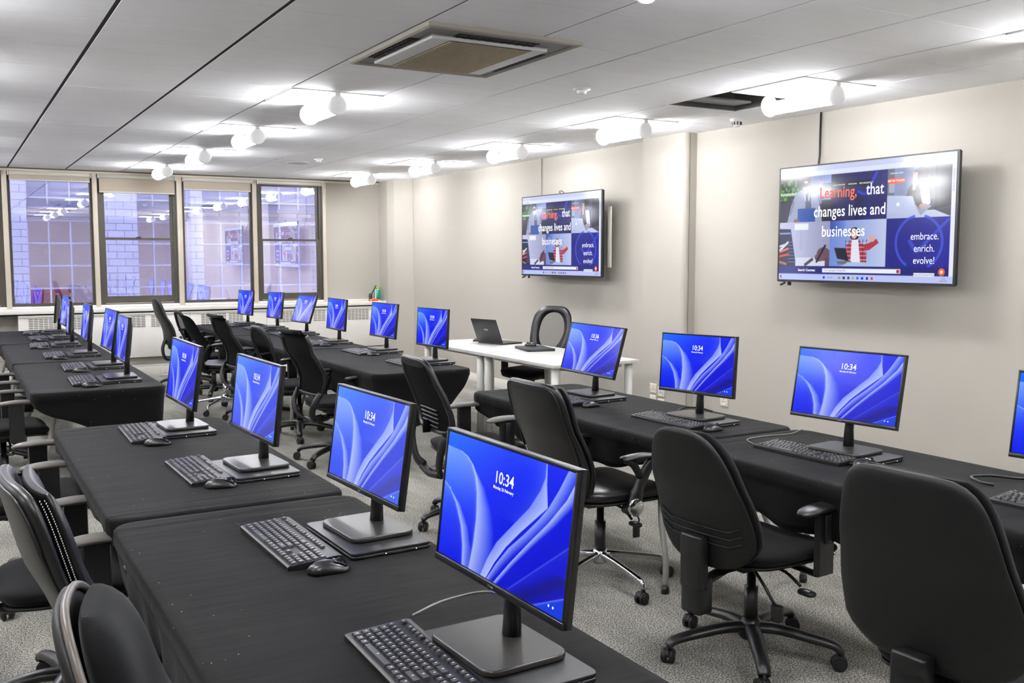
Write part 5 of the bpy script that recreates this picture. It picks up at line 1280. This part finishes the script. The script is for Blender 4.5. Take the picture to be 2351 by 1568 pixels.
def angular_chair(lab, z=.46, top=.955):
    """narrow-topped mesh back whose side panels fold forward to the seat"""
    t = thing('office_chair', lab, 'chair')
    b = Back(.50, top, [(0, .15), (.35, .25), (.6, .235), (1, .19)], 6, lean=.15, lumbar=.05, wrap=.04, x0=-.23, toproll=.02)
    mb = MB(); pillow(mb, lambda s, tt, d: b.P(s, tt, d), .006, .010, 24, 14, 7); mb.build('back_mesh', meshblack_m, t)
    mb = MB()
    for s in (-1, 1): mb.tube(smooth_path([b.P(s * .98, .40, -.005), (-.255, s * .20, .56), (-.24, s * .12, .46), (-.16, s * .06, .40)], 5), .024, 8, flat=(1.3, .5))
    mb.build('side_brace', shell_m, t)
    seat(t, z, leather_m, w=.50, th=.04); column(t, z, True); base(t, 'chrome', .32, rot=.1)
    for s in (-1, 1): armT(t, s, z, .645, x=.06, w=.275)
    return t
def tall_chair(lab, z=.47, top=1.035):
    t = thing('office_chair', lab, 'chair')
    b = Back(.50, top, [(0, .20), (.15, .225), (.5, .21), (1, .15)], 5, lean=.13, lumbar=.035, wrap=.03, x0=-.235)
    mb = MB(); pillow(mb, lambda s, tt, d: b.P(s, tt, d), .035, .03, pw=5); mb.build('backrest', shell_m, t)
    mb = MB(); mb.tube(smooth_path([(-.265, 0, .56), (-.295, 0, .46), (-.275, 0, .36), (-.22, 0, .335), (-.08, 0, .40)], 5), .030, 8, flat=(1.5, .55)); mb.build('back_support', black_m, t)
    seat(t, z, fabric_m); column(t, z); base(t, 'nylon', .32, rot=.4)
    for s in (-1, 1): armT(t, s, z, .66, x=.06, w=.28)
    return t
def put(t, x, y, deg, g=None):
    t.location = (x, y, 0); t.rotation_euler = (0, 0, math.radians(deg))
    if g: t['group'] = g
    return t
greypad = mat('worn_grey_pad', (66, 61, 56), .5)
# right row
put(shell_chair('black operator chair with rounded plastic back and lever paddles, right row centre'), 2.55, 2.60, 4)
put(shell_chair('black chair with a large squarish plastic back at the right edge', top=.985, big=True), 2.33, 1.52, 2)
c3 = put(leather_chair('black leather chair on a chrome base at the right row'), 2.54, 3.56, 0)
put(task_mesh_chair('mesh-backed chair with slatted lumbar pad and grey arm pads'), 2.50, 4.72, -4)
# middle row
lm = put(loop_mesh_chair('chair with a looped black frame below its mesh back, nearest of middle row'), 2.44, 6.72, 6)
ov = put(oval_chair('chair with dark oval mesh back, second of the middle row', top=.95), 2.48, 7.78, 4)
dup(lm, (2.40, 8.72, 0), math.radians(4), 'mesh chair with rolled top edge, third of the middle row')
put(angular_chair('chair with folded angular back and chrome base, fourth of the middle row'), 2.28, 9.45, 3)
dup(ov, (2.40, 10.45, 0), math.radians(2), 'chair with oval mesh window, fifth of the middle row')
put(tall_chair('tall fabric-backed chair farthest away, in front of the radiators'), 2.36, 11.45, 3)
# foreground row, seen from above on the left
n1 = put(shell_chair('black chair with pale rim highlight, nearest of all at bottom left', rim=True, top=.952), .512, 1.60, -12)
put(leather_chair('black leather chair with stitched edge at the left of the nearest table', top=.99, stitch=True), .485, 2.55, 3)
a3 = put(oval_chair('black chair with flat grey arm pads, between the leather chair and the far ones', padm=greypad, top=.93), .30, 3.45, 0)
a4 = dup(a3, (.27, 4.70, 0), math.radians(0), 'black chair with curved grey arm pads, farthest of the foreground row')
# left row, mostly cut off by the left edge
dup(a3, (.25, 6.72, 0), math.radians(2), 'black chair cut by the left edge, nearest of the left row')
dup(a3, (.25, 7.78, 0), math.radians(-2), 'black chair cut by the left edge, second of the left row')
# behind the white desks, facing the room
put(oval_chair('black chair with see-through oval mesh back behind the white desks', openmesh=True, top=1.03), 4.66, 7.62, 203)
# ================================================================== camera, world, render look
cam = bpy.data.cameras.new('camera'); camo = bpy.data.objects.new('camera', cam); COL.objects.link(camo)
cam.sensor_width = 36; cam.sensor_fit = 'HORIZONTAL'; cam.lens = 2219.48 / 2351 * 36; cam.clip_start = 0.02
pitch, roll, yaw = .0877, -.0008, .5270
fw = Vector((math.sin(yaw) * math.cos(pitch), math.cos(yaw) * math.cos(pitch), -math.sin(pitch)))
r0 = Vector((math.cos(yaw), -math.sin(yaw), 0)); u0 = r0.cross(fw)
R_ = r0 * math.cos(roll) + u0 * math.sin(roll); U_ = -r0 * math.sin(roll) + u0 * math.cos(roll)
camo.matrix_world = Matrix(((R_.x, U_.x, -fw.x, 0), (R_.y, U_.y, -fw.y, 0), (R_.z, U_.z, -fw.z, EYE), (0, 0, 0, 1)))
SC.camera = camo
w = bpy.data.worlds.new('sky'); SC.world = w; w.use_nodes = True
bg = w.node_tree.nodes['Background']; bg.inputs[0].default_value = (*rgb(214, 217, 248), 1); bg.inputs[1].default_value = 5.8
SC.view_settings.view_transform = 'Standard'; SC.view_settings.look = 'None'; SC.view_settings.gamma = 1; SC.view_settings.exposure = 0.0; SC.view_settings.use_curve_mapping = False
SC.cycles.max_bounces = 14; SC.cycles.diffuse_bounces = 10; SC.cycles.glossy_bounces = 4; SC.cycles.transparent_max_bounces = 8
SC.cycles.caustics_reflective = False; SC.cycles.caustics_refractive = False; SC.cycles.sample_clamp_indirect = 12.0
